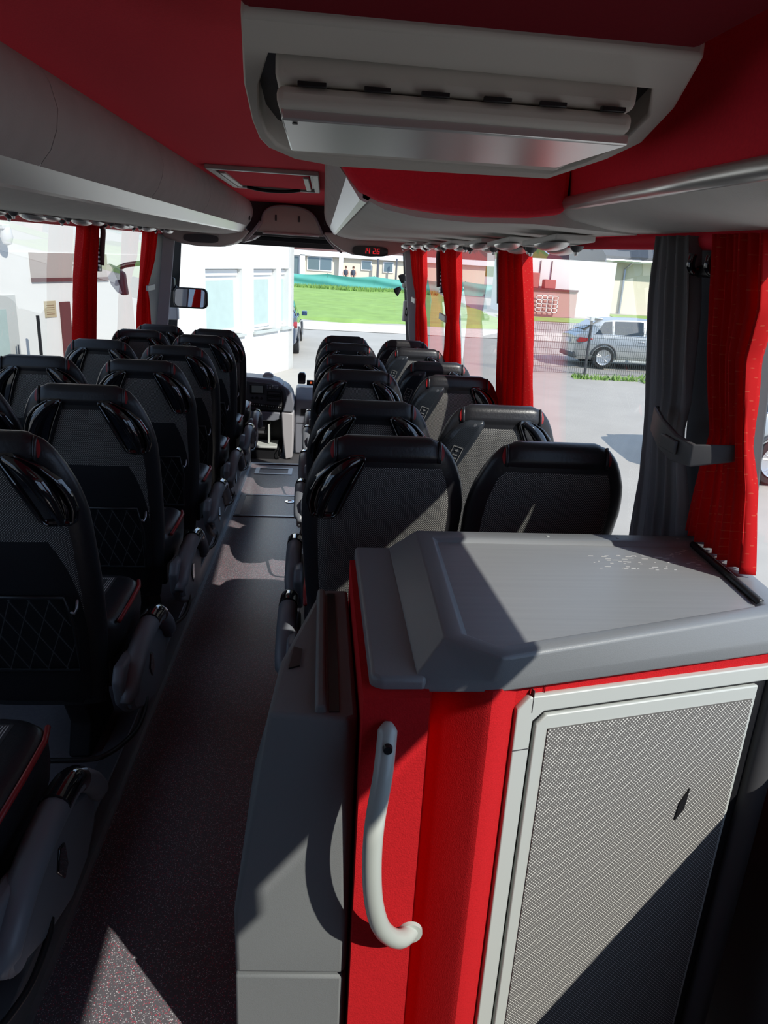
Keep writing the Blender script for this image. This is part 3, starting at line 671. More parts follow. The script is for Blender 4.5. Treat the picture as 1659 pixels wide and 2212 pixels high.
# ================================================================== SEATS  (local: origin on the podium under the top of the back, z up)
WT = [(.19, .170), (.28, .182), (.45, .203), (.60, .216), (.75, .224), (.84, .225), (.89, .2195), (.93, .209), (.97, .193), (1.0, .177), (1.015, .166), (1.03, .152), (1.039, .138), (1.045, .118)]
BT = [(.19, .235), (.28, .215), (.45, .165), (.60, .115), (.75, .065), (.84, .038), (.93, .014), (1.0, .004), (1.03, .010), (1.045, .022)]
TT = [(.19, .05), (.28, .09), (.45, .115), (.60, .115), (.75, .105), (.84, .10), (.93, .09), (1.0, .075), (1.03, .055), (1.045, .025)]
def W_(z): return lerp(WT, z)
def rear_y(x, z):
    w = W_(z); t = lerp(TT, z); c = lerp(BT, z) + t / 2
    u = min(.995, abs(x) / w)
    return c - t / 2 * (1 - u ** 3.2) ** (1 / 2.4)
def seat_body():
    rings = []; n = 36
    for z in [.19, .21, .28, .33, .40, .48, .56, .64, .72, .79, .84, .875, .905, .93, .95, .97, .985, 1.0, 1.012, 1.022, 1.03, 1.037, 1.042, 1.045]:
        w = W_(z); t = lerp(TT, z); c = lerp(BT, z) + t / 2; ring = []
        for k in range(n):
            a = 2 * PI * k / n; ca, sa = math.cos(a), math.sin(a)
            ring.append((w * math.copysign(abs(ca) ** (2 / 3.2), ca), c + t / 2 * math.copysign(abs(sa) ** (2 / 2.4), sa), z))
        rings.append(ring)
    return MB().loft(rings)
def pod_edges(z):   # (inner x, outer x) of the handle shell on the right shoulder
    inn = lerp([(.812, .156), (.818, .136), (.83, .122), (.86, .108), (.90, .091), (.94, .074), (.975, .059), (.995, .054), (1.006, .064)], z)
    out = lerp([(.812, .185), (.822, .204), (.86, .213), (.90, .206), (.94, .187), (.975, .154), (.995, .118), (1.006, .092)], z)
    return inn, out
def cover_edges(z):
    inn = lerp([(.78, .168), (.80, .150), (.84, .128), (.88, .108), (.92, .089), (.96, .070), (.985, .062), (1.0, .068)], z)
    out = lerp([(.78, .186), (.80, .207), (.84, .216), (.90, .208), (.94, .189), (.97, .166), (.99, .140), (1.0, .118)], z)
    return inn, out
def pod_mesh(s, kind):
    def fn(u, v):
        if kind == 'open': z = .812 + .194 * v; a, b = pod_edges(z)
        else: z = .78 + .22 * v; a, b = cover_edges(z)
        wd = b - a; x = a + wd * u
        e = min(u, 1 - u, v * 2.2, (1 - v) * 2.2)
        y = rear_y(min(x, W_(z) * .985), z)
        if kind == 'open':
            off = -.004 - .014 * math.sin(PI / 2 * min(1, e / .06)) + .0115 * (.5 - .5 * math.cos(PI * max(0, min(1, (e - .09) / .13))))
        else:
            off = -.004 - .016 * min(1, e / .22) ** .6
        return (s * x, y + off, z)
    return MB().grid(fn, 28, 30)
def pod_bar(s):
    P = [(.072, .996), (.104, .978), (.134, .948), (.154, .912), (.166, .876), (.172, .842), (.170, .820)]
    pts = [(s * x, rear_y(x, z) - (.010 + .017 * math.sin(PI * min(1, i / 6))), z) for i, (x, z) in enumerate(P)]
    sp = smoothpath(pts, 5); n = len(sp)
    return MB().tube(sp, [.008 + .011 * math.sin(PI * (i / (n - 1)) ** .8) for i in range(n)], 12)
def glyphs(mb, s):
    """I F I + read upwards along the badge"""
    x0, z0 = s * .172, .822; u = Vector((.036 * -s, .115)).normalized(); v = Vector((u.y, -u.x))
    def bar(a0, a1, b0, b1, o=.0):
        vs = []
        for (a, b) in ((a0, b0), (a1, b0), (a1, b1), (a0, b1)):
            a *= 1.45; b *= 1.45; X = x0 + u.x * a + v.x * b; Z = z0 + u.y * a + v.y * b
            vs.append((X, rear_y(abs(X), Z) - .0212 - o, Z))
        vs2 = [(x, y - .0015, z) for x, y, z in vs]
        mb.add(vs + vs2, [(0, 1, 2, 3), (7, 6, 5, 4), (0, 4, 5, 1), (1, 5, 6, 2), (2, 6, 7, 3), (3, 7, 4, 0)])
    return bar
def make_seat(arm, left, right, hard=True, net=True):
    t = thing('coach_seat', 'x', 'seat')
    bk = seat_body().build('backrest', M['leather'], t, smooth=60)
    # rear cloth panel
    def fp(u, v):
        z = .22 + .763 * v; mgn = .030 + .010 * v; x = (u * 2 - 1) * (W_(z) - mgn)
        e = min(u, 1 - u, v, 1 - v); y = rear_y(abs(x), z)
        return (x, y + (.004 if e <= 0 else -.0035 - .0015 * min(1, e * 6)), z)
    MB().grid(fp, 22, 30).build('rear_cloth', M['seatfab'], bk, smooth='all')
    # padded headrest band over the top edge with red inserts at its ends
    def hb(u, v):
        if v < .45: z = .985 + (1.0445 - .985) * (v / .45); f = 0
        elif v < .60: z = 1.0465; f = (v - .45) / .15
        else: z = 1.0445 - .075 * ((v - .60) / .40); f = 1
        zz = min(z, 1.0445); hx = min(.137, W_(zz) * .985); x = (u * 2 - 1) * hx
        e = min(1, (1 - abs(2 * u - 1)) * 14) * (min(1, v * 12))
        yr = rear_y(abs(x), zz); yf = 2 * (lerp(BT, zz) + lerp(TT, zz) / 2) - yr
        return (x, (yr - .0055 * e) * (1 - f) + (yf + .005 * e) * f, z + .0035 * e)
    MB().grid(hb, 20, 18).build('headrest_band', M['leather'], bk, smooth='all')
    for s in (-1, 1):
        def ri(u, v):
            z = .992 + .048 * v; x = .139 + .009 * u * math.sin(PI * min(1, .12 + .88 * v)) + .004 * (1 - v)
            x = min(x, W_(z) * .985)
            return (s * x, rear_y(x, z) - .0028, z + .001)
        MB().grid(ri, 6, 6).build('red_insert', M['redleather'], bk, smooth='all')
        MB().tube([(s * .137, rear_y(.137, z) - .003, z + .001) for z in (.985, 1.0, 1.015, 1.028, 1.038)], .005, 8).build('seam_welt', M['leather'], bk, smooth='all')
    for s, kind in ((-1, left), (1, right)):
        if not kind: continue
        if kind == 'open':
            p = pod_mesh(s, 'open').build('handle_shell', M['gloss'], t, smooth='all')
            pod_bar(s).build('grip_bar', M['gloss'], p, smooth='all')
            def rc(u, v):
                z = .836 + .135 * v; a, b = pod_edges(z); x = a + (b - a) * (.12 + .34 * u)
                return (s * x, rear_y(x, z) - .0088, z)
            MB().grid(rc, 4, 8).build('recess_liner', M['recess'], p, smooth='all')
        else:
            p = pod_mesh(s, 'cover').build('handle_cover', M['carbon'], t, smooth='all')
            mb = MB(); bar = glyphs(mb, s)
            bar(-.008, .058, -.0125, -.0107); bar(-.008, .058, .0107, .0125); bar(-.008, -.0062, -.0125, .0125); bar(.0562, .058, -.0125, .0125)
            bar(.002, .0045, -.006, .006)                                   # I
            bar(.012, .0145, -.006, .007); bar(.0145, .024, .0045, .007) if False else None
            bar(.012, .028, -.007, -.0045); bar(.0255, .028, -.0045, .007); bar(.0185, .021, -.0045, .004)   # F
            bar(.034, .0365, -.006, .006)                                   # I
            bar(.043, .051, -.001, .001); bar(.0462, .0482, -.0045, .0045)   # +
            mb.build('badge', M['badge'], p)
            mb = MB(); x, z = s * .098, .982
            mb.lathe([(.001, -.002), (.006, -.002), (.007, 0), (.005, .001), (.001, .001)], (x, rear_y(.098, z) - .017, z), 'y', 12); mb.build('cover_screw', M['alu_dark'], p, smooth=True)
    if hard:
        def sh(u, v):
            z = .21 + .565 * v; x = (u * 2 - 1) * (W_(z) - .035 - .06 * v ** 4); e = min(u, 1 - u, v, 1 - v)
            return (x, rear_y(abs(x), z) + (-.004 if e <= 0 else -.011), z)
        p = MB().grid(sh, 12, 14).build('lower_shell', M['seatdark'], bk, smooth='all')
    if net:
        pk = [(-.135, .34), (.135, .34), (.145, .50), (.138, .60), (-.138, .60), (-.145, .50)]
        pts = [Vector((x, rear_y(abs(x), z) - .024, z)) for x, z in pk]; pts.append(pts[0])
        nf = MB().tube(pts, .006, 6).build('net_frame', M['black'], t, smooth='all')
        m = MB()
        for k in range(-5, 6):
            for sgn in (-1, 1):
                seg = []
                for q in range(9):
                    zz = .345 + .25 * q / 8; xx = k * .05 + sgn * (zz - .47) * .42
                    if abs(xx) <= .138: seg.append((xx, rear_y(abs(xx), zz) - .022, zz))
                if len(seg) > 1: m.tube(seg, .0016, 4)
        m.build('pocket_net', M['greydk'], nf)
    MB().tube([(.16, rear_y(.16, .55) - .012, .585), (.16, rear_y(.16, .55) - .020, .56), (.155, rear_y(.16, .55) - .032, .548), (.15, rear_y(.16, .55) - .036, .556)], .0045, 6).build('bag_hook', M['alu'], t, smooth='all')
    # cushion
    def cu(z, k, y0=.25, y1=.62):
        n = 32; r = []
        for i in range(n):
            a = 2 * PI * i / n; ca, sa = math.cos(a), math.sin(a)
            r.append((.218 * k * math.copysign(abs(ca) ** .4, ca), (y0 + y1) / 2 + (y1 - y0) / 2 * (k * .5 + .5) * math.copysign(abs(sa) ** .4, sa), z))
        return r
    cs = MB().loft([cu(.30, .90), cu(.32, .97), cu(.37, 1), cu(.41, 1), cu(.435, .97), cu(.447, .90), cu(.452, .75)]).build('seat_cushion', M['leather'], t, smooth=70)
    def ins(u, v): return ((u * 2 - 1) * .135, .30 + .28 * v, .4525 + .004 * min(1, 8 * min(u, 1 - u, v, 1 - v)))
    MB().grid(ins, 10, 10).build('cushion_cloth', M['seatfab'], cs, smooth='all')
    if arm:
        MB().tube([(arm * .213, .30, .432), (arm * .216, .42, .437), (arm * .213, .54, .437), (arm * .197, .60, .431)], .0065, 8).build('red_piping', M['redleather'], cs, smooth='all')
        a = arm
        MB().prism([(.12, .33), (.14, .25), (.20, .19), (.32, .125), (.47, .075), (.58, .085), (.64, .13), (.66, .20), (.62, .25), (.52, .29), (.38, .315), (.25, .36), (.15, .37)], 'x', a * .232, a * .266).build('side_shroud', M['armgrey'], t, bevel=.010, seg=3)
        ap = smoothpath([(a * .268, .13, .262), (a * .272, .18, .312), (a * .272, .25, .345), (a * .272, .33, .364), (a * .272, .42, .368), (a * .272, .50, .358), (a * .274, .57, .312), (a * .276, .62, .262), (a * .278, .645, .21)], 4)
        n = len(ap); rr_ = [(.029 + .003 * math.sin(PI * i / (n - 1)), .030 - .006 * abs(2 * i / (n - 1) - 1)) if 1 < i < n - 2 else (.017, .018) for i in range(n)]
        am = MB().tube(ap, rr_, 14).build('armrest', M['armgrey'], t, smooth='all')
        cp = smoothpath([(a * .272, .41, .374), (a * .272, .46, .371), (a * .272, .50, .363), (a * .273, .535, .342)], 5)
        MB().tube(cp, [(.0325, .0310)] * len(cp), 14).build('armrest_cap', M['gloss'], am, smooth=60)
        MB().lathe([(.001, 0), (.046, 0), (.048, .010), (.040, .020), (.001, .022)], (a * .266, .19, .262), 'x', 20).map(lambda p: (p[0] if a > 0 else 2 * (a * .266) - p[0], p[1], p[2])).build('pivot_cover', M['armgrey'], am, smooth=True)
        MB().prism([(.40, .215), (.43, .17), (.455, .19), (.45, .25), (.42, .26)], 'x', a * .262, a * .271).build('recline_button', M['gloss'], t, bevel=.003)
        MB().tube(smoothpath([(a * -.05, .055, .135), (a * .16, .06, .13), (a * .225, .10, .125), (a * .262, .22, .11), (a * .268, .32, .125), (a * .262, .36, .14)], 5), .0075, 8).build('foot_bar', M['black'], t, smooth='all')
    MB().box(-.19, .19, .28, .56, .22, .31).build('seat_frame', M['black'], t, bevel=.01)
    lg = MB().prism([(.24, 0), (.50, 0), (.46, .10), (.48, .23), (.22, .23), (.28, .10)], 'x', .05 * (arm or 1), .12 * (arm or 1)).build('pedestal', M['seatdark'], t, bevel=.01)
    return t
protoLA = make_seat(1, 'open', 'open'); protoLW = make_seat(0, 'open', 'open')
protoRA = make_seat(-1, 'open', 'open', net=False, hard=False); protoRA0 = make_seat(-1, 'open', None, net=False, hard=False)
protoRW = make_seat(0, 'cover', 'open', net=False, hard=False); protoRW0 = make_seat(0, None, None, net=False, hard=False)
used = set()
def place(proto, x, y, label, grp, zs=1.0):
    o = proto if proto.name not in used else copy_tree(proto)
    used.add(proto.name); o.location = (x, y, .11); o['label'] = label; o['group'] = grp
    if zs != 1: o.scale = (1, 1, zs)
    return o
nth = ['nearest', 'second', 'third', 'fourth', 'fifth', 'sixth', 'seventh']
LA = [.80, 1.62, 2.38, 3.18, 3.93, 4.76, 5.38]
lab = ['dark aisle seat nearest the lower left corner, only cushion and armrest in view',
       'black aisle seat at left edge, second row from the rear on the left side',
       'black aisle seat of the third row from the rear on the left side',
       'black aisle seat of the fourth row from the rear on the left side',
       'black aisle seat of the fifth row from the rear on the left side',
       'black aisle seat of the sixth row from the rear on the left side',
       'foremost black aisle seat on the left side, nearest the dashboard console']
for y, l in zip(LA, lab): place(protoLA, -.532, y, l, 'aisle seats on the left', 1.01)
LW = [2.40, 3.18, 4.10, 5.0, 5.62]
lab = ['black window seat cut by the left picture edge', 'rearmost fully topped black window seat on the left, below the plain white window',
       'black window seat below the red curtain on the left wall', 'black window seat just ahead of the left red curtain, fourth of the left window column',
       'foremost black window seat on the left, by the front curtain']
for y, l in zip(LW, lab): place(protoLW, -.985, y, l, 'window seats on the left', 1.01)
RA = [1.755, 2.34, 3.24, 3.95, 4.78, 5.48]
lab = ['half sunlit seat directly behind the galley cabinet on the aisle', 'black aisle seat second from the cabinet on the right side', 'black aisle seat third from the cabinet on the right side',
       'black aisle seat fourth from the cabinet on the right side', 'black aisle seat fifth from the cabinet on the right side', 'foremost black aisle seat on the right side']
for i, (y, l) in enumerate(zip(RA, lab)): place(protoRA0 if i == 0 else protoRA, .441, y, l, 'aisle seats on the right')
RW = [1.745, 2.35, 3.18, 3.78, 4.62, 5.33]
lab = ['dark woven seat without handles at the window beside the grey curtain', 'sunlit grey window seat with badge cover, second from the cabinet', 'shaded window seat with badge cover below the large straight red curtain',
       'fourth window seat from the cabinet, with badge cover, on the right', 'fifth window seat from the cabinet, with badge cover, on the right', 'foremost window seat with badge cover on the right']
lab[2] = 'third window seat from the cabinet, half shaded, with badge cover'
for i, (y, l) in enumerate(zip(RW, lab)): place(protoRW0 if i == 0 else protoRW, .895, y, l, 'window seats on the right')
# ================================================================== DRIVER'S AREA
ds = thing('dashboard_console', 'curved driver dashboard console with small screen, radios and rows of switches', 'dashboard', (-.3, 7.2, -.22))
body = [(-.75, .60), (-.474, .605), (-.24, .590), (-.16, .565), (-.10, .52), (-.075, .46), (-.075, .27), (-.75, .27)]
MB().prism(body, 'y', 7.16, 7.5).build('console_body', M['greycool'], ds, bevel=.015)
MB().prism([(-.74, .565), (-.474, .565), (-.25, .548), (-.17, .52), (-.125, .47), (-.115, .30), (-.74, .32)], 'y', 7.135, 7.17).build('control_face', M['greydk'], ds, bevel=.006)
sc_ = MB().box(-.445, -.30, 7.118, 7.14, .445, .535).build('screen_bezel', M['black'], ds, bevel=.004)
MB().box(-.425, -.315, 7.112, 7.12, .455, .525).build('lcd_screen', M['screen'], sc_)
for z in (.375, .43):
    r_ = MB().box(-.275, -.135, 7.118, 7.14, z, z + .048).build('radio_slot', M['black'], ds, bevel=.003)
    MB().box(-.26, -.15, 7.113, 7.12, z + .02, z + .03).build('radio_display', M['greydk'], r_)
for i in range(10): MB().box(-.275 + .024 * (i % 5), -.26 + .024 * (i % 5), 7.118, 7.14, .50 + .022 * (i // 5), .513 + .022 * (i // 5)).build('push_button', M['pframe'] if i % 3 == 1 else M['greycool'], ds)
for i in range(14): 
    b_ = MB().box(-.455 + .024 * i, -.436 + .024 * i, 7.112, 7.14, .315 - .002 * i, .355 - .002 * i).build('rocker_switch', M['black'], ds, bevel=.002)
    MB().box(-.450 + .024 * i, -.442 + .024 * i, 7.108, 7.114, .338 - .002 * i, .346 - .002 * i).build('switch_symbol', M['pframe'], b_)
for i in range(3): MB().lathe([(.001, -.02), (.012, -.02), (.014, 0), (.001, 0)], (-.42 + .045 * i, 7.137, .40), 'y', 14).build('rotary_knob', M['black'], ds, smooth=True)
MB().prism([(-.115, .275), (-.012, .275), (-.002, .36), (-.02, .45), (-.06, .51), (-.115, .545), (-.085, .47), (-.08, .40)], 'y', 7.08, 7.45).build('side_wing', M['greycool'], ds, bevel=.012)
MB().prism([(-.125, .27), (-.005, .265), (-.005, .03), (-.012, -.20), (-.085, -.22), (-.10, -.10), (-.115, .05)], 'y', 7.08, 7.42).build('side_leg', M['greypale'], ds, bevel=.012)
MB().prism([(-.75, .27), (-.14, .26), (-.13, .20), (-.20, .17), (-.75, .17)], 'y', 7.12, 7.45).build('lower_lip', M['greycool'], ds, bevel=.01)
MB().box(-.75, -.13, 7.40, 7.46, -.22, .18).build('rear_board', M['black'], ds)
dv = MB().box(-.42, -.28, 7.20, 7.40, .02, .17).build('tachograph_box', M['greydk'], ds, bevel=.006)
for z in (.06, .11): MB().box(-.41, -.29, 7.19, 7.205, z, z + .03).build('drawer_face', M['black'], dv, bevel=.002)
MB().box(-.265, -.25, 7.15, 7.35, -.07, .13).build('divider_plate', M['pframe'], ds)
MB().box(-.46, -.17, 7.05, 7.36, -.10, -.075).build('storage_shelf', M['pframe'], ds, bevel=.005)
MB().box(-.46, -.15, 7.08, 7.36, -.22, -.10).build('shelf_front', M['black'], ds)
for i, (x, z) in enumerate(((-.40, -.05), (-.375, -.05))): MB().lathe([(.001, 0), (.011, 0), (.011, .02), (.001, .02)], (x, 7.10, -.07), 'z', 10).build('bottle_cap', M['pframe'], ds)
MB().tube(smoothpath([(-.15, 7.06, -.10), (-.17, 7.05, -.15), (-.15, 7.05, -.19), (-.125, 7.05, -.15), (-.14, 7.06, -.10)], 5), .004, 6).build('cable_loop', M['black'], ds, smooth='all')
cd_ = thing('front_dashboard', 'grey co-driver dashboard with a vent beside the driver console', 'dashboard', (.3, 7.5, -.22))
MB().prism([(7.35, -.22), (7.9, -.22), (7.9, .42), (7.75, .47), (7.50, .47), (7.35, .36)], 'x', .0, 1.15).build('dash_body', M['greycool'], cd_, bevel=.02)
MB().box(.06, .20, 7.338, 7.36, .20, .27).build('air_vent', M['black'], cd_, bevel=.006)
MB().box(.02, 1.1, 7.345, 7.36, .115, .122).build('dash_seam', M['black'], cd_)
MB().prism([(.02, .50), (.10, .50), (.105, .60), (.09, .625), (.035, .625), (.018, .60)], 'y', 7.55, 7.62).build('headrest_unit', M['gloss'], cd_, bevel=.012)
tk = MB().box(.115, .19, 7.55, 7.58, .49, .545).build('ticket_display', M['black'], cd_, bevel=.005)
MB().box(.15, .172, 7.544, 7.552, .51, .53).build('amber_light', M['amber'], tk)
MB().prism([(-.34, .60), (-.22, .595), (-.23, .625), (-.27, .64), (-.31, .635)], 'y', 7.3, 7.36).build('dash_knob', M['greypale'], ds, bevel=.008)
# rear-view mirror inside
rm = thing('inside_mirror', 'wide black interior rear-view mirror left of the windscreen', 'mirror', (-1.08, 7.58, 1.32))
def rrect(cx, cz, hw, hh_, r, n=6):
    out = []
    for (sx, sz, a0) in ((1, 1, 0), (-1, 1, 90), (-1, -1, 180), (1, -1, 270)):
        for k in range(n + 1):
            a = math.radians(a0 + 90 * k / n); out.append((cx + sx * (hw - r) + r * math.cos(a), cz + sz * (hh_ - r) + r * math.sin(a)))
    return out
MB().prism(rrect(-1.083, 1.325, .172, .102, .055), 'y', 7.57, 7.62).build('mirror_housing', M['black'], rm, bevel=.008)
MB().prism(rrect(-1.083, 1.325, .155, .086, .045), 'y', 7.560, 7.572).build('mirror_glass', M['mirror'], rm)
MB().tube([(-1.10, 7.6, 1.33), (-1.22, 7.62, 1.40), (-1.28, 7.64, 1.46)], .022, 8).build('mirror_arm', M['black'], rm, smooth='all')
MB().box(-1.33, -1.22, 7.58, 7.68, 1.10, 1.22).build('bracket_box', M['greypale'], rm, bevel=.01)
MB().box(-1.33, -1.24, 7.58, 7.66, 1.38, 1.52).build('clamp', M['black'], rm, bevel=.02)
om = thing('outside_mirror', 'drooping exterior mirror with pale glass seen through the left side window', 'mirror', (-1.9, 8.2, 1.5))
fc = [(-2.082, 1.60), (-2.072, 1.618), (-2.050, 1.625), (-2.022, 1.60), (-1.985, 1.52), (-1.945, 1.42), (-1.912, 1.312), (-1.93, 1.298), (-1.971, 1.318), (-2.039, 1.402), (-2.078, 1.51)]
MB().prism([(x + .012, z) for x, z in fc], 'y', 8.19, 8.26).build('mirror_shell', M['greydk'], om, bevel=.012)
MB().prism([(-2.0 + (x + 2.0) * .88, 1.465 + (z - 1.465) * .92) for x, z in fc], 'y', 8.178, 8.192).build('mirror_face', mat('pale_mirror_face', (.62, .52, .51), .5), om)
MB().loft([[(-2.03, 8.20, 1.618), (-1.90, 8.20, 1.535), (-1.90, 8.32, 1.535), (-2.03, 8.32, 1.618)], [(-1.925, 8.20, 1.302), (-1.88, 8.20, 1.302), (-1.88, 8.32, 1.302), (-1.925, 8.32, 1.302)]]).build('mirror_back', M['greydk'], om, bevel=.02)
MB().tube([(-2.02, 8.24, 1.55), (-1.98, 8.6, 1.62), (-1.5, 8.5, 1.7), (-1.3, 8.1, 1.7)], .03, 8).build('mirror_arm', M['black'], om, smooth='all')
# fan and dispenser on the right pillar
fn_ = thing('clip_fan', 'small black clip-on fan with open blades on the right windscreen pillar', 'fan', (1.08, 7.35, 1.55))
MB().lathe([(.001, -.04), (.03, -.035), (.038, 0), (.036, .05), (.02, .07), (.001, .07)], (1.10, 7.36, 1.565), 'y', 16).build('motor', M['greydk'], fn_, smooth=True)
for k in range(3):
    a0 = math.radians(100 + 120 * k)
    def bl(u, v):
        r = .03 + .085 * u; a = a0 + (v - .5) * (1.0 - .2 * u)
        return (1.065 + r * math.cos(a) * .85, 7.32 + .03 * (v - .5), 1.555 + r * math.sin(a))
    b_ = MB().grid(bl, 6, 6).build('fan_blade', M['black'], fn_, smooth='all'); s_ = b_.modifiers.new('t', 'SOLIDIFY'); s_.thickness = .003
MB().tube([(1.10, 7.36, 1.54), (1.125, 7.33, 1.49), (1.14, 7.32, 1.43)], .012, 8).build('fan_arm', M['black'], fn_, smooth='all')
dp = thing('pillar_dispenser', 'grey cylindrical bin with a black slot mark hanging on the right front pillar', 'small bin', (1.15, 7.28, 1.22))
MB().lathe([(.001, 0), (.055, 0), (.062, .01), (.062, .19), (.055, .20), (.001, .20)], (1.135, 7.28, 1.215), 'z', 24).build('bin_shell', M['greypale'], dp, smooth=True)
MB().prism([(1.092, 1.335), (1.108, 1.355), (1.115, 1.345), (1.115, 1.28), (1.108, 1.265), (1.092, 1.285)], 'y', 7.215, 7.23).build('slot_mark', M['black'], dp)
MB().box(1.099, 1.108, 7.211, 7.216, 1.29, 1.325).build('slot_mark_light', M['wframe'], dp)

# ================================================================== OUTSIDE
ZG = -1.2
def zg(y): return ZG + K * y
m = MB(); m.add([(-60, -30, zg(-30)), (60, -30, zg(-30)), (60, 120, zg(120)), (-60, 120, zg(120))], [(0, 1, 2, 3)])
o = m.build('yard_ground', M['asphalt']); o['kind'] = 'structure'
m = MB().add([(-30, 25.6, zg(25.6) + .015), (14, 25.2, zg(25.2) + .015), (14, 28.3, zg(28.3) + .015), (-30, 28.0, zg(28) + .015)], [(0, 1, 2, 3)])
tag(m.build('gravel_strip', M['gravel']), 'pale gravel strip between the asphalt yard and the meadow', 'gravel')
m = MB()
def mead(u, v):
    y = 28.4 + 23.5 * v; return (-30 + 38.5 * u, y + .25 * math.sin(u * 60), zg(y) - .05 + .14 * min(1, v * 40) + .03 * math.sin(u * 40 + v * 31))
o = m.grid(mead, 60, 40).build('meadow', M['grass']); tag(o, 'short sunlit meadow beyond the yard', 'meadow'); o['kind'] = 'stuff'
m = MB(); random.seed(5)
for k in range(4200):
    x = random.uniform(-4, 8.2); y = random.uniform(49.6, 51.7); h = random.uniform(.12, .36); a = random.uniform(0, PI); w_ = .05
    z = zg(y) + .02; dx, dy = w_ * math.cos(a), w_ * math.sin(a); lx = random.gauss(0, .1)
    m.add([(x - dx, y - dy, z), (x + dx, y + dy, z), (x + lx, y, z + h)], [(0, 1, 2)])
o = m.build('tall_grass', M['grassd']); tag(o, 'strip of taller unmown grass at the foot of the turquoise netting', 'grass'); o['kind'] = 'stuff'
# turquoise netting on posts
nt_ = thing('windbreak_fence', 'long turquoise windbreak netting sagging between posts behind the meadow', 'fence', (3, 52, zg(52)))
def net(u, v):
    x = -6 + 22 * u; sag = .12 * abs(math.sin(PI * (x + 6) / 3.3))
    return (x, 52 + .06 * math.sin(9 * v + x) , zg(52) + .05 + (.95 - sag) * v)
o = MB().grid(net, 120, 10).build('netting', M['tarp'], nt_, smooth='all')
for k in range(7): MB().tube([(-6 + 3.3 * k, 52.08, zg(52)), (-6 + 3.3 * k, 52.08, zg(52) + 1.04)], .03, 6).build('post', M['alu_dark'], nt_)
# far house
hs = thing('bungalow', 'cream single-storey house with a brown tiled roof behind the turquoise netting', 'house', (2, 71, zg(70)))
zb_ = zg(70)
MB().box(-9, 16, 70.5, 78, zb_ - .5, 4.35).build('wall', M['cream'], hs)
MB().prism([(70.2, 4.45), (70.2, 4.20), (79, 4.20), (79, 4.45), (74.5, 7.2)], 'x', -10, 17).build('roof', M['tile'], hs)
MB().box(-10, 17, 70.1, 70.25, 4.02, 4.5).build('eaves_board', M['wframe'], hs)
def hwin(x0, x1, z0, z1, nm='window', mul=1):
    f = MB().box(x0, x1, 70.40, 70.55, z0, z1).build(nm, M['wframe'], hs)
    n = mul; wd = (x1 - x0 - .12) / n
    for k in range(n): MB().box(x0 + .10 + wd * k, x0 + wd * (k + 1) + .02, 70.36, 70.42, z0 + .12, z1 - .10).build('pane', M['pane'], f)
hwin(-1.25, 1.15, 2.72, 4.0, mul=2); hwin(-2.75, -1.95, 2.0, 4.0, 'door'); hwin(3.9, 4.9, 3.0, 3.9); hwin(6.0, 7.0, 2.9, 3.9)
MB().box(1.75, 2.15, 70.0, 70.3, zb_, 4.1).build('porch_post', M['wframe'], hs)
MB().box(-1.92, -1.45, 70.1, 70.45, zb_, 4.1).build('porch_post', M['wframe'], hs)
MB().tube([(5.45, 69.8, zb_), (5.45, 69.8, 4.1)], .12, 8).build('drain_pipe', M['alu_dark'], hs)
MB().tube([(7.2, 69.6, zb_), (7.2, 69.6, 4.2)], .09, 8).build('drain_pipe', M['alu_dark'], hs)
# two people by the house, only heads and shoulders above the netting
def person(label, x, y, shirt):
    t = thing('person', label, 'person', (x, y, zg(y)))
    z0 = zg(y) - .55
    J = [((0, 0, .92), .15), ((0, 0, 1.15), .15), ((0, 0, 1.38), .16), ((0, 0, 1.50), .06), ((0, 0, 1.60), .085), ((0, 0, 1.72), .09),
         ((-.19, 0, 1.40), .07), ((-.25, -.02, 1.12), .055), ((-.20, -.18, .95), .045), ((.19, 0, 1.40), .07), ((.25, -.02, 1.12), .055), ((.20, -.18, .95), .045),
         ((-.10, 0, .88), .11), ((-.12, -.42, .98), .075), ((-.12, -.44, .58), .06), ((.10, 0, .88), .11), ((.12, -.42, .98), .075), ((.12, -.44, .58), .06)]
    Ed = [(0, 1), (1, 2), (2, 3), (3, 4), (4, 5), (2, 6), (6, 7), (7, 8), (2, 9), (9, 10), (10, 11), (0, 12), (12, 13), (13, 14), (0, 15), (15, 16), (16, 17)]
    me = bpy.data.meshes.new('body'); me.from_pydata([(p[0], p[1], p[2] + z0 - zg(y)) for p, r in J], Ed, []); me.materials.append(M['skin'])
    b = bpy.data.objects.new('body', me); C.objects.link(b); b.parent = t
    s = b.modifiers.new('skin', 'SKIN'); sv = me.skin_vertices[0].data
    for i, (p, r) in enumerate(J): sv[i].radius = (r, r); sv[i].use_root = (i == 0)
    b.modifiers.new('sub', 'SUBSURF').levels = 1
    MB().loft([[(x + r * math.cos(a), y + r * .75 * math.sin(a), z0 + h) for a in [2 * PI * k / 14 for k in range(14)]] for r, h in ((.185, .84), (.175, 1.1), (.22, 1.33), (.20, 1.43), (.09, 1.49))]).build('shirt', shirt, t, smooth='all')
    MB().loft([[(x + r * math.cos(a), y + .02 + r * math.sin(a), z0 + h) for a in [2 * PI * k / 14 for k in range(14)]] for r, h in ((.09, 1.60), (.105, 1.70), (.095, 1.79), (.04, 1.83))]).build('hair', M['hair'], t, smooth='all')
person('person in dark clothes sitting left of two by the cream house wall', 2.35, 67.6, M['cloth1'])
person('person in dark clothes sitting at right of two by the cream house wall', 3.05, 67.8, M['cloth1'])

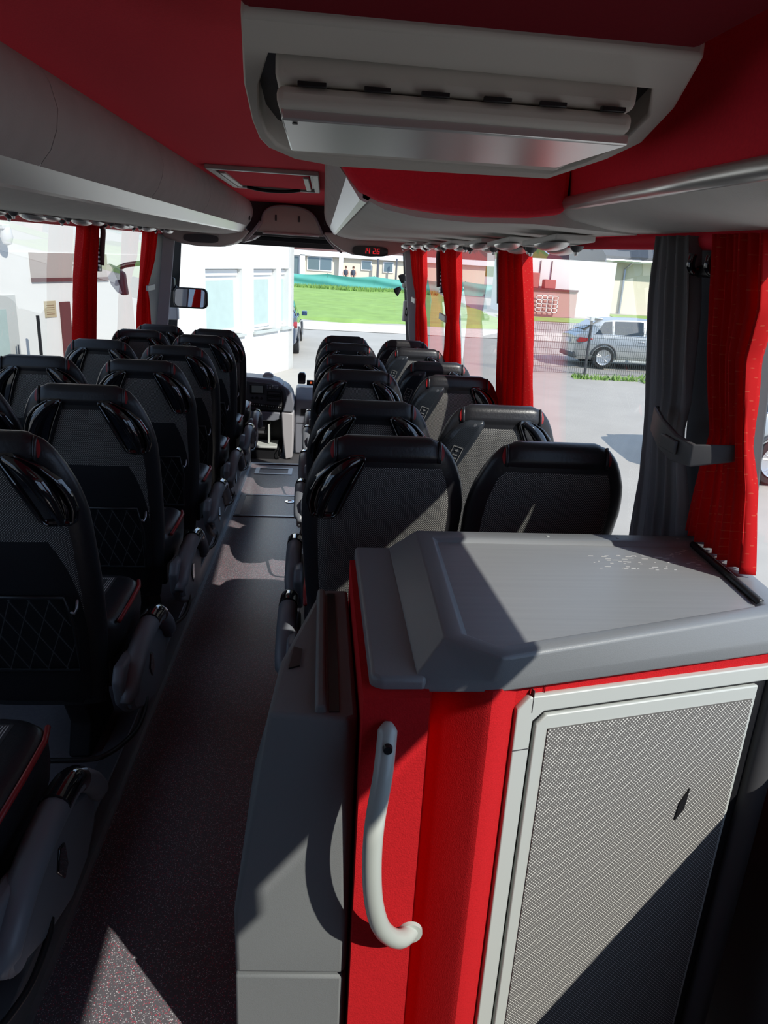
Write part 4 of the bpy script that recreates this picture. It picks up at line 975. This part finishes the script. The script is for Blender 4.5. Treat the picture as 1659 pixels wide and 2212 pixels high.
# white building close on the left of the yard
F0 = Vector((-.4, 16.9, 0)); FU = Vector((-.436, -.9, 0)); FN = Vector((.9, -.436, 0))
wb = thing('white_building', 'bright white rendered building with recessed windows in front of the coach', 'building', (-2, 13.5, zg(13.5)))
def fbox(t0, t1, o0, o1, z0, z1):
    m = MB(); vs = []
    for z in (z0, z1):
        for o in (o0, o1):
            for t in (t0, t1):
                q = F0 + FU * t + FN * o; vs.append((q.x, q.y, z + K * q.y))
    return m.add(vs, [(0, 1, 3, 2), (4, 6, 7, 5), (0, 4, 5, 1), (2, 3, 7, 6), (0, 2, 6, 4), (1, 5, 7, 3)])
WIN = [(.15, .60), (.80, 1.75), (2.19, 3.45)]
m = MB()
def addw(*a):
    b = fbox(*a); m.add(b.v, b.f)
zt, zl, zh, zb0 = 4.6, -.22, 1.04, -1.25
addw(0, 13, -.24, 0, zh, zt); addw(0, 13, -.24, 0, zb0, zl)
cuts = [0] + [v for p in WIN for v in p] + [13]
for a, b in zip(cuts[0::2], cuts[1::2]): addw(a, b, -.24, 0, zl, zh)
addw(0, .24, -4.5, 0, zb0, zt); addw(0, 13, -4.5, -4.3, zb0, zt); addw(0, 13, -4.5, 0, zt - .1, zt)
m.build('wall', M['white'], wb)
for (a, b) in WIN:
    wn = fbox(a + .0, b, -.21, -.15, zl, zh).build('window', M['wframe'], wb)
    k = .10 if b - a > .6 else .07
    fbox(a + k, b - k, -.16, -.145, zl + .10, zh - .22).build('pane', M['curt'], wn)
    fbox(a + .02, b - .02, -.15, -.10, zh - .13, zh - .02).build('shutter_box', M['wframe'], wn)
    fbox(a + k * .6, b - k * .6, -.155, -.125, zl + .06, zl + .11).build('lower_rail', M['wframe'], wn)
    fbox(a - .05, b + .05, -.20, .07, zl - .05, zl).build('window_sill', M['pframe'], wn)
fbox(4.4, 12.5, 0, .012, -1.2, 1.25).build('lower_wall_layer', M['white'], wb)  # thin white layer on the lower wall, ending at a straight top edge
fbox(6.0, 7.45, .012, .04, .875, .925).build('door_lintel', M['brownred'], wb)
fbox(6.82, 7.0, .012, .035, -1.0, .60).build('brown_post', M['brownred'], wb)
fbox(6.0, 7.45, .012, .02, .925, 1.25).build('reflection_patch', mat('taupe_reflection', (.42, .36, .33), .8), wb)  # brown reflection in the coach window painted as a flat patch above the lintel
dw = fbox(7.75, 8.6, .012, .03, -1.0, .72).build('door', M['doorgrey'], wb)
fbox(7.92, 8.45, .03, .036, -.8, .55).build('pane', M['curt'], dw)
MB().tube([tuple(F0 + FU * 7.83 + FN * .08 + Vector((0, 0, z + K * 9.8))) for z in (-.25, .10)], .02, 8).build('door_handle', M['chrome'], dw)
ps = fbox(7.07, 7.27, .012, .02, .40, .62).build('notice_board', M['paper'], wb)
for k in range(5): fbox(7.10, 7.24, .02, .0215, .44 + .03 * k, .447 + .03 * k).build('notice_line', M['ink'], ps)
sc = fbox(7.86, 7.98, .0, .20, 1.52, 1.58).build('security_camera', M['wframe'], wb, bevel=.01)
q = F0 + FU * 7.90 + FN * .16
MB().lathe([(.001, -.20), (.05, -.18), (.075, -.10), (.06, 0), (.001, 0)], (q.x, q.y, 1.53 + K * q.y), 'z', 14).build('camera_dome', M['wframe'], sc, smooth=True)
pl = thing('sign_pole', 'thin dark pole standing in front of the white building at left', 'pole', (-3.35, 10.0, zg(10)))
MB().tube([(-3.42, 9.72, zg(10)), (-3.42, 9.72, .95)], .022, 8).build('pole_shaft', M['black'], pl)

# cars
def make_car(name, label, loc, ang, paint, size=1.0):
    t = thing(name, label, 'car', loc); t.rotation_euler = (0, 0, ang)
    sv_ = Vector(t.location); t.location = (0, 0, 0); t.rotation_euler = (0, 0, 0)
    RT = [(0, .92), (.06, .98), (.16, 1.02), (.30, 1.14), (.75, 1.42), (1.1, 1.465), (1.9, 1.485), (2.5, 1.45), (2.9, 1.34), (3.45, 1.02), (3.6, .97), (4.3, .84), (4.5, .72), (4.6, .55)]
    HW = [(0, .74), (.1, .82), (.4, .88), (2.3, .90), (4.0, .86), (4.4, .78), (4.6, .62)]
    RW_ = [(0, .60), (.3, .58), (.8, .60), (2.2, .63), (2.9, .60), (3.45, .66), (4.6, .55)]
    def belt(l): return min(.93 + .05 * (1 - l / 4.6), lerp(RT, l) - .03)
    def bot(l): return .40 if l < .08 else (.24 if l < 4.5 else .32)
    st = [0, .03, .08, .16, .30, .45, .6, .75, .95, 1.1, 1.5, 1.9, 2.3, 2.6, 2.9, 3.2, 3.45, 3.6, 4.0, 4.3, 4.45, 4.55, 4.6]
    rings = []
    for l in st:
        h = HW; w_ = lerp(HW, l); r = lerp(RW_, l); zt_ = lerp(RT, l); b = belt(l); z0 = bot(l)
        half = [(0, z0), (w_ * .86, z0), (w_ * .97, z0 + .10), (w_, .62), (w_ * .985, .80), (w_ * .955, b), (min(r + .05, w_ * .94), max(b + .01, zt_ - .07)), (r * .85, max(b + .015, zt_ - .015)), (0, zt_ + .0)]
        rings.append([(l, y, z) for y, z in half] + [(l, -y, z) for y, z in half[-2:0:-1]])
    MB().loft(rings).build('body', paint, t, smooth=38)
    def sidept(l, f, s):    # on the greenhouse side between belt and roof
        w_ = lerp(HW, l) * .955; r = min(lerp(RW_, l) + .05, lerp(HW, l) * .94); b = belt(l); zt_ = lerp(RT, l) - .07
        return (l, s * (w_ + (r - w_) * f + .008), b + (max(zt_, b + .01) - b) * f)
    for s in (-1, 1):
        for l0, l1 in ((.55, 1.05), (1.12, 1.98), (2.06, 2.95)):
            def gl(u, v):
                a0 = l0 + (.28 * v if l0 < .8 else .02 * v); a1 = l1 - (.42 * v if l1 > 2.5 else .0)
                return sidept(a0 + (a1 - a0) * u, .06 + .86 * v, s)
            MB().grid(gl, 8, 5).build('side_window', M['carglass'], t, smooth='all')
        MB().tube([sidept(l, .02, s) for l in (.5, 1.0, 1.6, 2.2, 2.8, 3.1)], .010, 6).build('window_trim', M['chrome'], t, smooth='all')
        MB().box(1.85, 2.02, s * .885 - .012, s * .885 + .012, .80, .825).build('door_handle', paint, t, bevel=.005)
        MB().box(2.85, 3.02, s * .885 - .012, s * .885 + .012, .79, .815).build('door_handle', paint, t, bevel=.005)
        MB().box(.95, 3.55, s * .80 - .06, s * .80 + .06, .20, .27).build('sill', M['pframe'], t, bevel=.02)
        MB().prism([(3.0, .92), (3.16, .94), (3.16, 1.06), (3.02, 1.05)], 'y', s * .90, s * 1.06).build('door_mirror', paint, t, bevel=.02)
        MB().prism([(.02, .78), (.10, .88), (.42, .86), (.52, .845), (.30, .76), (.06, .72)], 'y', s * .70, s * .872).build('tail_lamp', M['tail'], t, bevel=.01)
        for l in (.86, 3.72):
            wl = MB().lathe([(.20, -.10), (.31, -.10), (.325, -.07), (.325, .07), (.31, .10), (.20, .10)], (l, s * .80, .325), 'y', 28).build('wheel', M['rubber'], t, smooth=30)
            MB().lathe([(.001, -.012), (.215, -.012), (.215, .012), (.001, .012)], (l, s * .835, .325), 'y', 24).build('wheel_disc', M['greydk'], wl, smooth=30)
            rm_ = MB().lathe([(.195, -.02), (.225, -.03), (.225, .03), (.195, .02)], (l, s * .885, .325), 'y', 28)
            for k in range(5):
                a = 2 * PI * k / 5 + .3
                for da in (-.16, .16):
                    rm_.tube([(l + .04 * math.cos(a), s * .893, .325 + .04 * math.sin(a)), (l + .20 * math.cos(a + da), s * .897, .325 + .20 * math.sin(a + da))], .017, 6)
            rm_.lathe([(.001, -.02), (.055, -.02), (.055, .02), (.001, .02)], (l, s * .89, .325), 'y', 14)
            rm_.build('alloy_rim', M['rim'], wl, smooth=30)
            ar = []
            for k in range(19):
                a = PI * k / 18 - .12; ar.append((l + .375 * math.cos(a), s * .892, .335 + .37 * math.sin(a)))
            MB().tube(ar, .03, 6).build('wheel_arch', M['greydk'], t, smooth='all')
    MB().grid(lambda u, v: (.26 + .40 * v - .012, (u * 2 - 1) * (.60 - .05 * v), 1.10 + .255 * v + .012), 6, 4).build('rear_window', M['carglass'], t, smooth='all')
    MB().grid(lambda u, v: (3.40 - .46 * v + .012, (u * 2 - 1) * (.68 - .06 * v), 1.06 + .26 * v + .012), 6, 4).build('windscreen', M['carglass'], t, smooth='all')
    MB().box(.64, .80, -.56, .56, 1.40, 1.43).build('roof_spoiler', paint, t, bevel=.01)
    MB().box(-.02, .02, -.27, .27, .70, .82).build('number_plate', M['wframe'], t)
    MB().box(-.03, .30, -.76, .76, .28, .42).build('bumper_lower', M['greydk'], t, bevel=.03)
    t.location = sv_; t.rotation_euler = (0, 0, ang); t.scale = (size, size, size)
    return t
a_ = math.radians(-4)
make_car('estate_car', 'silver estate car parked behind the wire fence on the right', (7.25, 19.8, zg(19.4)), a_, M['carsilver'], .93)
make_car('parked_car', 'dark blue car half hidden beyond the corner of the white building', (-1.24, 18.6, zg(19)), math.radians(90), M['carblue'])
make_car('parked_car', 'silver car seen past the large red curtain at the right picture edge', (5.62, 9.62, zg(9.2)), math.radians(-2), M['carsilver'])
# wire fence on the right
wf = thing('wire_fence', 'green grey wire mesh fence panel in front of the silver estate car', 'fence', (8, 17.6, zg(17.6)))
fy = lambda x: 17.9 - .02 * (x - 7)
m = MB()
for k in range(150):
    x = 5.2 + .055 * k; m.box(x - .003, x + .003, fy(x) - .003, fy(x) + .003, zg(17.7) + .04, zg(17.7) + 1.28)
for k in range(9):
    z = zg(17.7) + .05 + .15 * k; m.box(5.2, 13.4, 17.75, 17.757, z - .004, z + .004)
m.build('wire_mesh', M['wire'], wf)
for x in (7.12, 9.6, 12.1): MB().tube([(x, 17.86, zg(17.8)), (x, 17.86, zg(17.8) + 1.42)], .035, 8).build('post', M['greydk'], wf); 
MB().box(7.07, 7.17, 17.8, 17.92, zg(17.8) + 1.36, zg(17.8) + 1.46).build('post_cap', M['pframe'], wf, bevel=.01)
m = MB(); random.seed(9)
for k in range(900):
    x = random.uniform(6.6, 13); y = 17.2 + random.uniform(-.35, .5) * (1 if x > 8.2 else .4); h = random.uniform(.05, .16); a = random.uniform(0, PI)
    dx, dy = .03 * math.cos(a), .03 * math.sin(a); z = zg(y); m.add([(x - dx, y - dy, z), (x + dx, y + dy, z), (x + random.gauss(0, .05), y, z + h)], [(0, 1, 2)])
o = m.build('verge_grass', M['grassd']); tag(o, 'low weeds along the foot of the wire fence', 'grass'); o['kind'] = 'stuff'
m = MB().add([(9, 33.5, zg(33.5) + .02), (40, 35, zg(35) + .02), (40, 41, zg(41) + .02), (16.7, 41, zg(41) + .02), (16, 36.4, zg(36.4) + .02), (9, 36.2, zg(36.2) + .02)], [(0, 1, 2, 3, 4, 5)])
tag(m.build('grass_verge', M['grass']), 'grass verge in front of the pale halls on the right', 'grass verge')
pb = thing('pale_hall', 'pale yellow hall with a dark slate roof beyond the car park', 'building', (22, 45, zg(42)))
MB().box(16.9, 34, 42, 52, zg(42) - .3, 3.75).build('wall', M['cream'], pb)
MB().prism([(41.2, 3.72), (41.2, 3.95), (47, 6.8), (53, 3.95), (53, 3.72)], 'x', 16.4, 35).build('roof', M['slate'], pb)
MB().tube([(16.4, 41.15, 3.70), (35, 41.15, 3.70)], .10, 8).build('gutter', M['alu'], pb)
MB().tube([(18.1, 41.2, 3.7), (17.95, 41.9, 3.3), (17.95, 41.9, zg(42))], .06, 8).build('downpipe', M['alu'], pb)
MB().box(15.4, 16.8, 41.4, 42.4, zg(42), 2.5).build('dark_container', M['carblue'], pb)
ga = thing('storage_shed', 'white panelled shed with shelving and boxes coloured by red curtain reflections behind the straight red curtain window', 'shed', (11.5, 37, zg(36)))
MB().box(9.9, 15.6, 37.5, 41, zg(37), 3.4).build('wall', M['white'], ga)
for k in range(4): MB().box(10.3 + .6 * k, 10.33 + .6 * k, 37.44, 37.5, 1.9, 3.3).build('panel_seam', M['greydk'], ga)
MB().box(10.2, 13.4, 36.6, 37.5, 1.82, 1.92).build('shelf', M['brownred'], ga)  # red of shelf, boards and boxes carries the curtain reflected in the window
MB().box(10.2, 13.4, 36.7, 36.8, zg(37), 1.82).build('shelf_front', mat('reflection_red_boards', (.50, .30, .27), .8), ga)
for x, w_, h in ((10.7, .6, .75), (11.6, .6, .45)): MB().box(x, x + w_, 36.7, 37.2, 1.92, 1.92 + h).build('crate', mat('reflection_red_crate', (.45, .12, .11), .6), ga, bevel=.03)
rk = MB()
for k in range(5):
    rk.box(11.2 + .28 * k, 11.24 + .28 * k, 36.5, 36.56, .75, 1.6); rk.box(11.2, 12.36, 36.5, 36.56, .75 + .2 * k, .79 + .2 * k)
rk.build('white_rack', M['wframe'], ga)
# far wooded ridge
m = MB(); 
def ridge(u, v):
    x = -60 + 140 * u; return (x, 112 + 3 * math.sin(7 * u), zg(112) - 2 + v * (5.5 + 1.6 * math.sin(23 * u) + .8 * math.sin(71 * u)))
o = m.grid(ridge, 160, 6).build('wooded_ridge', M['plant']); tag(o, 'distant wooded ridge behind the buildings', 'hill')
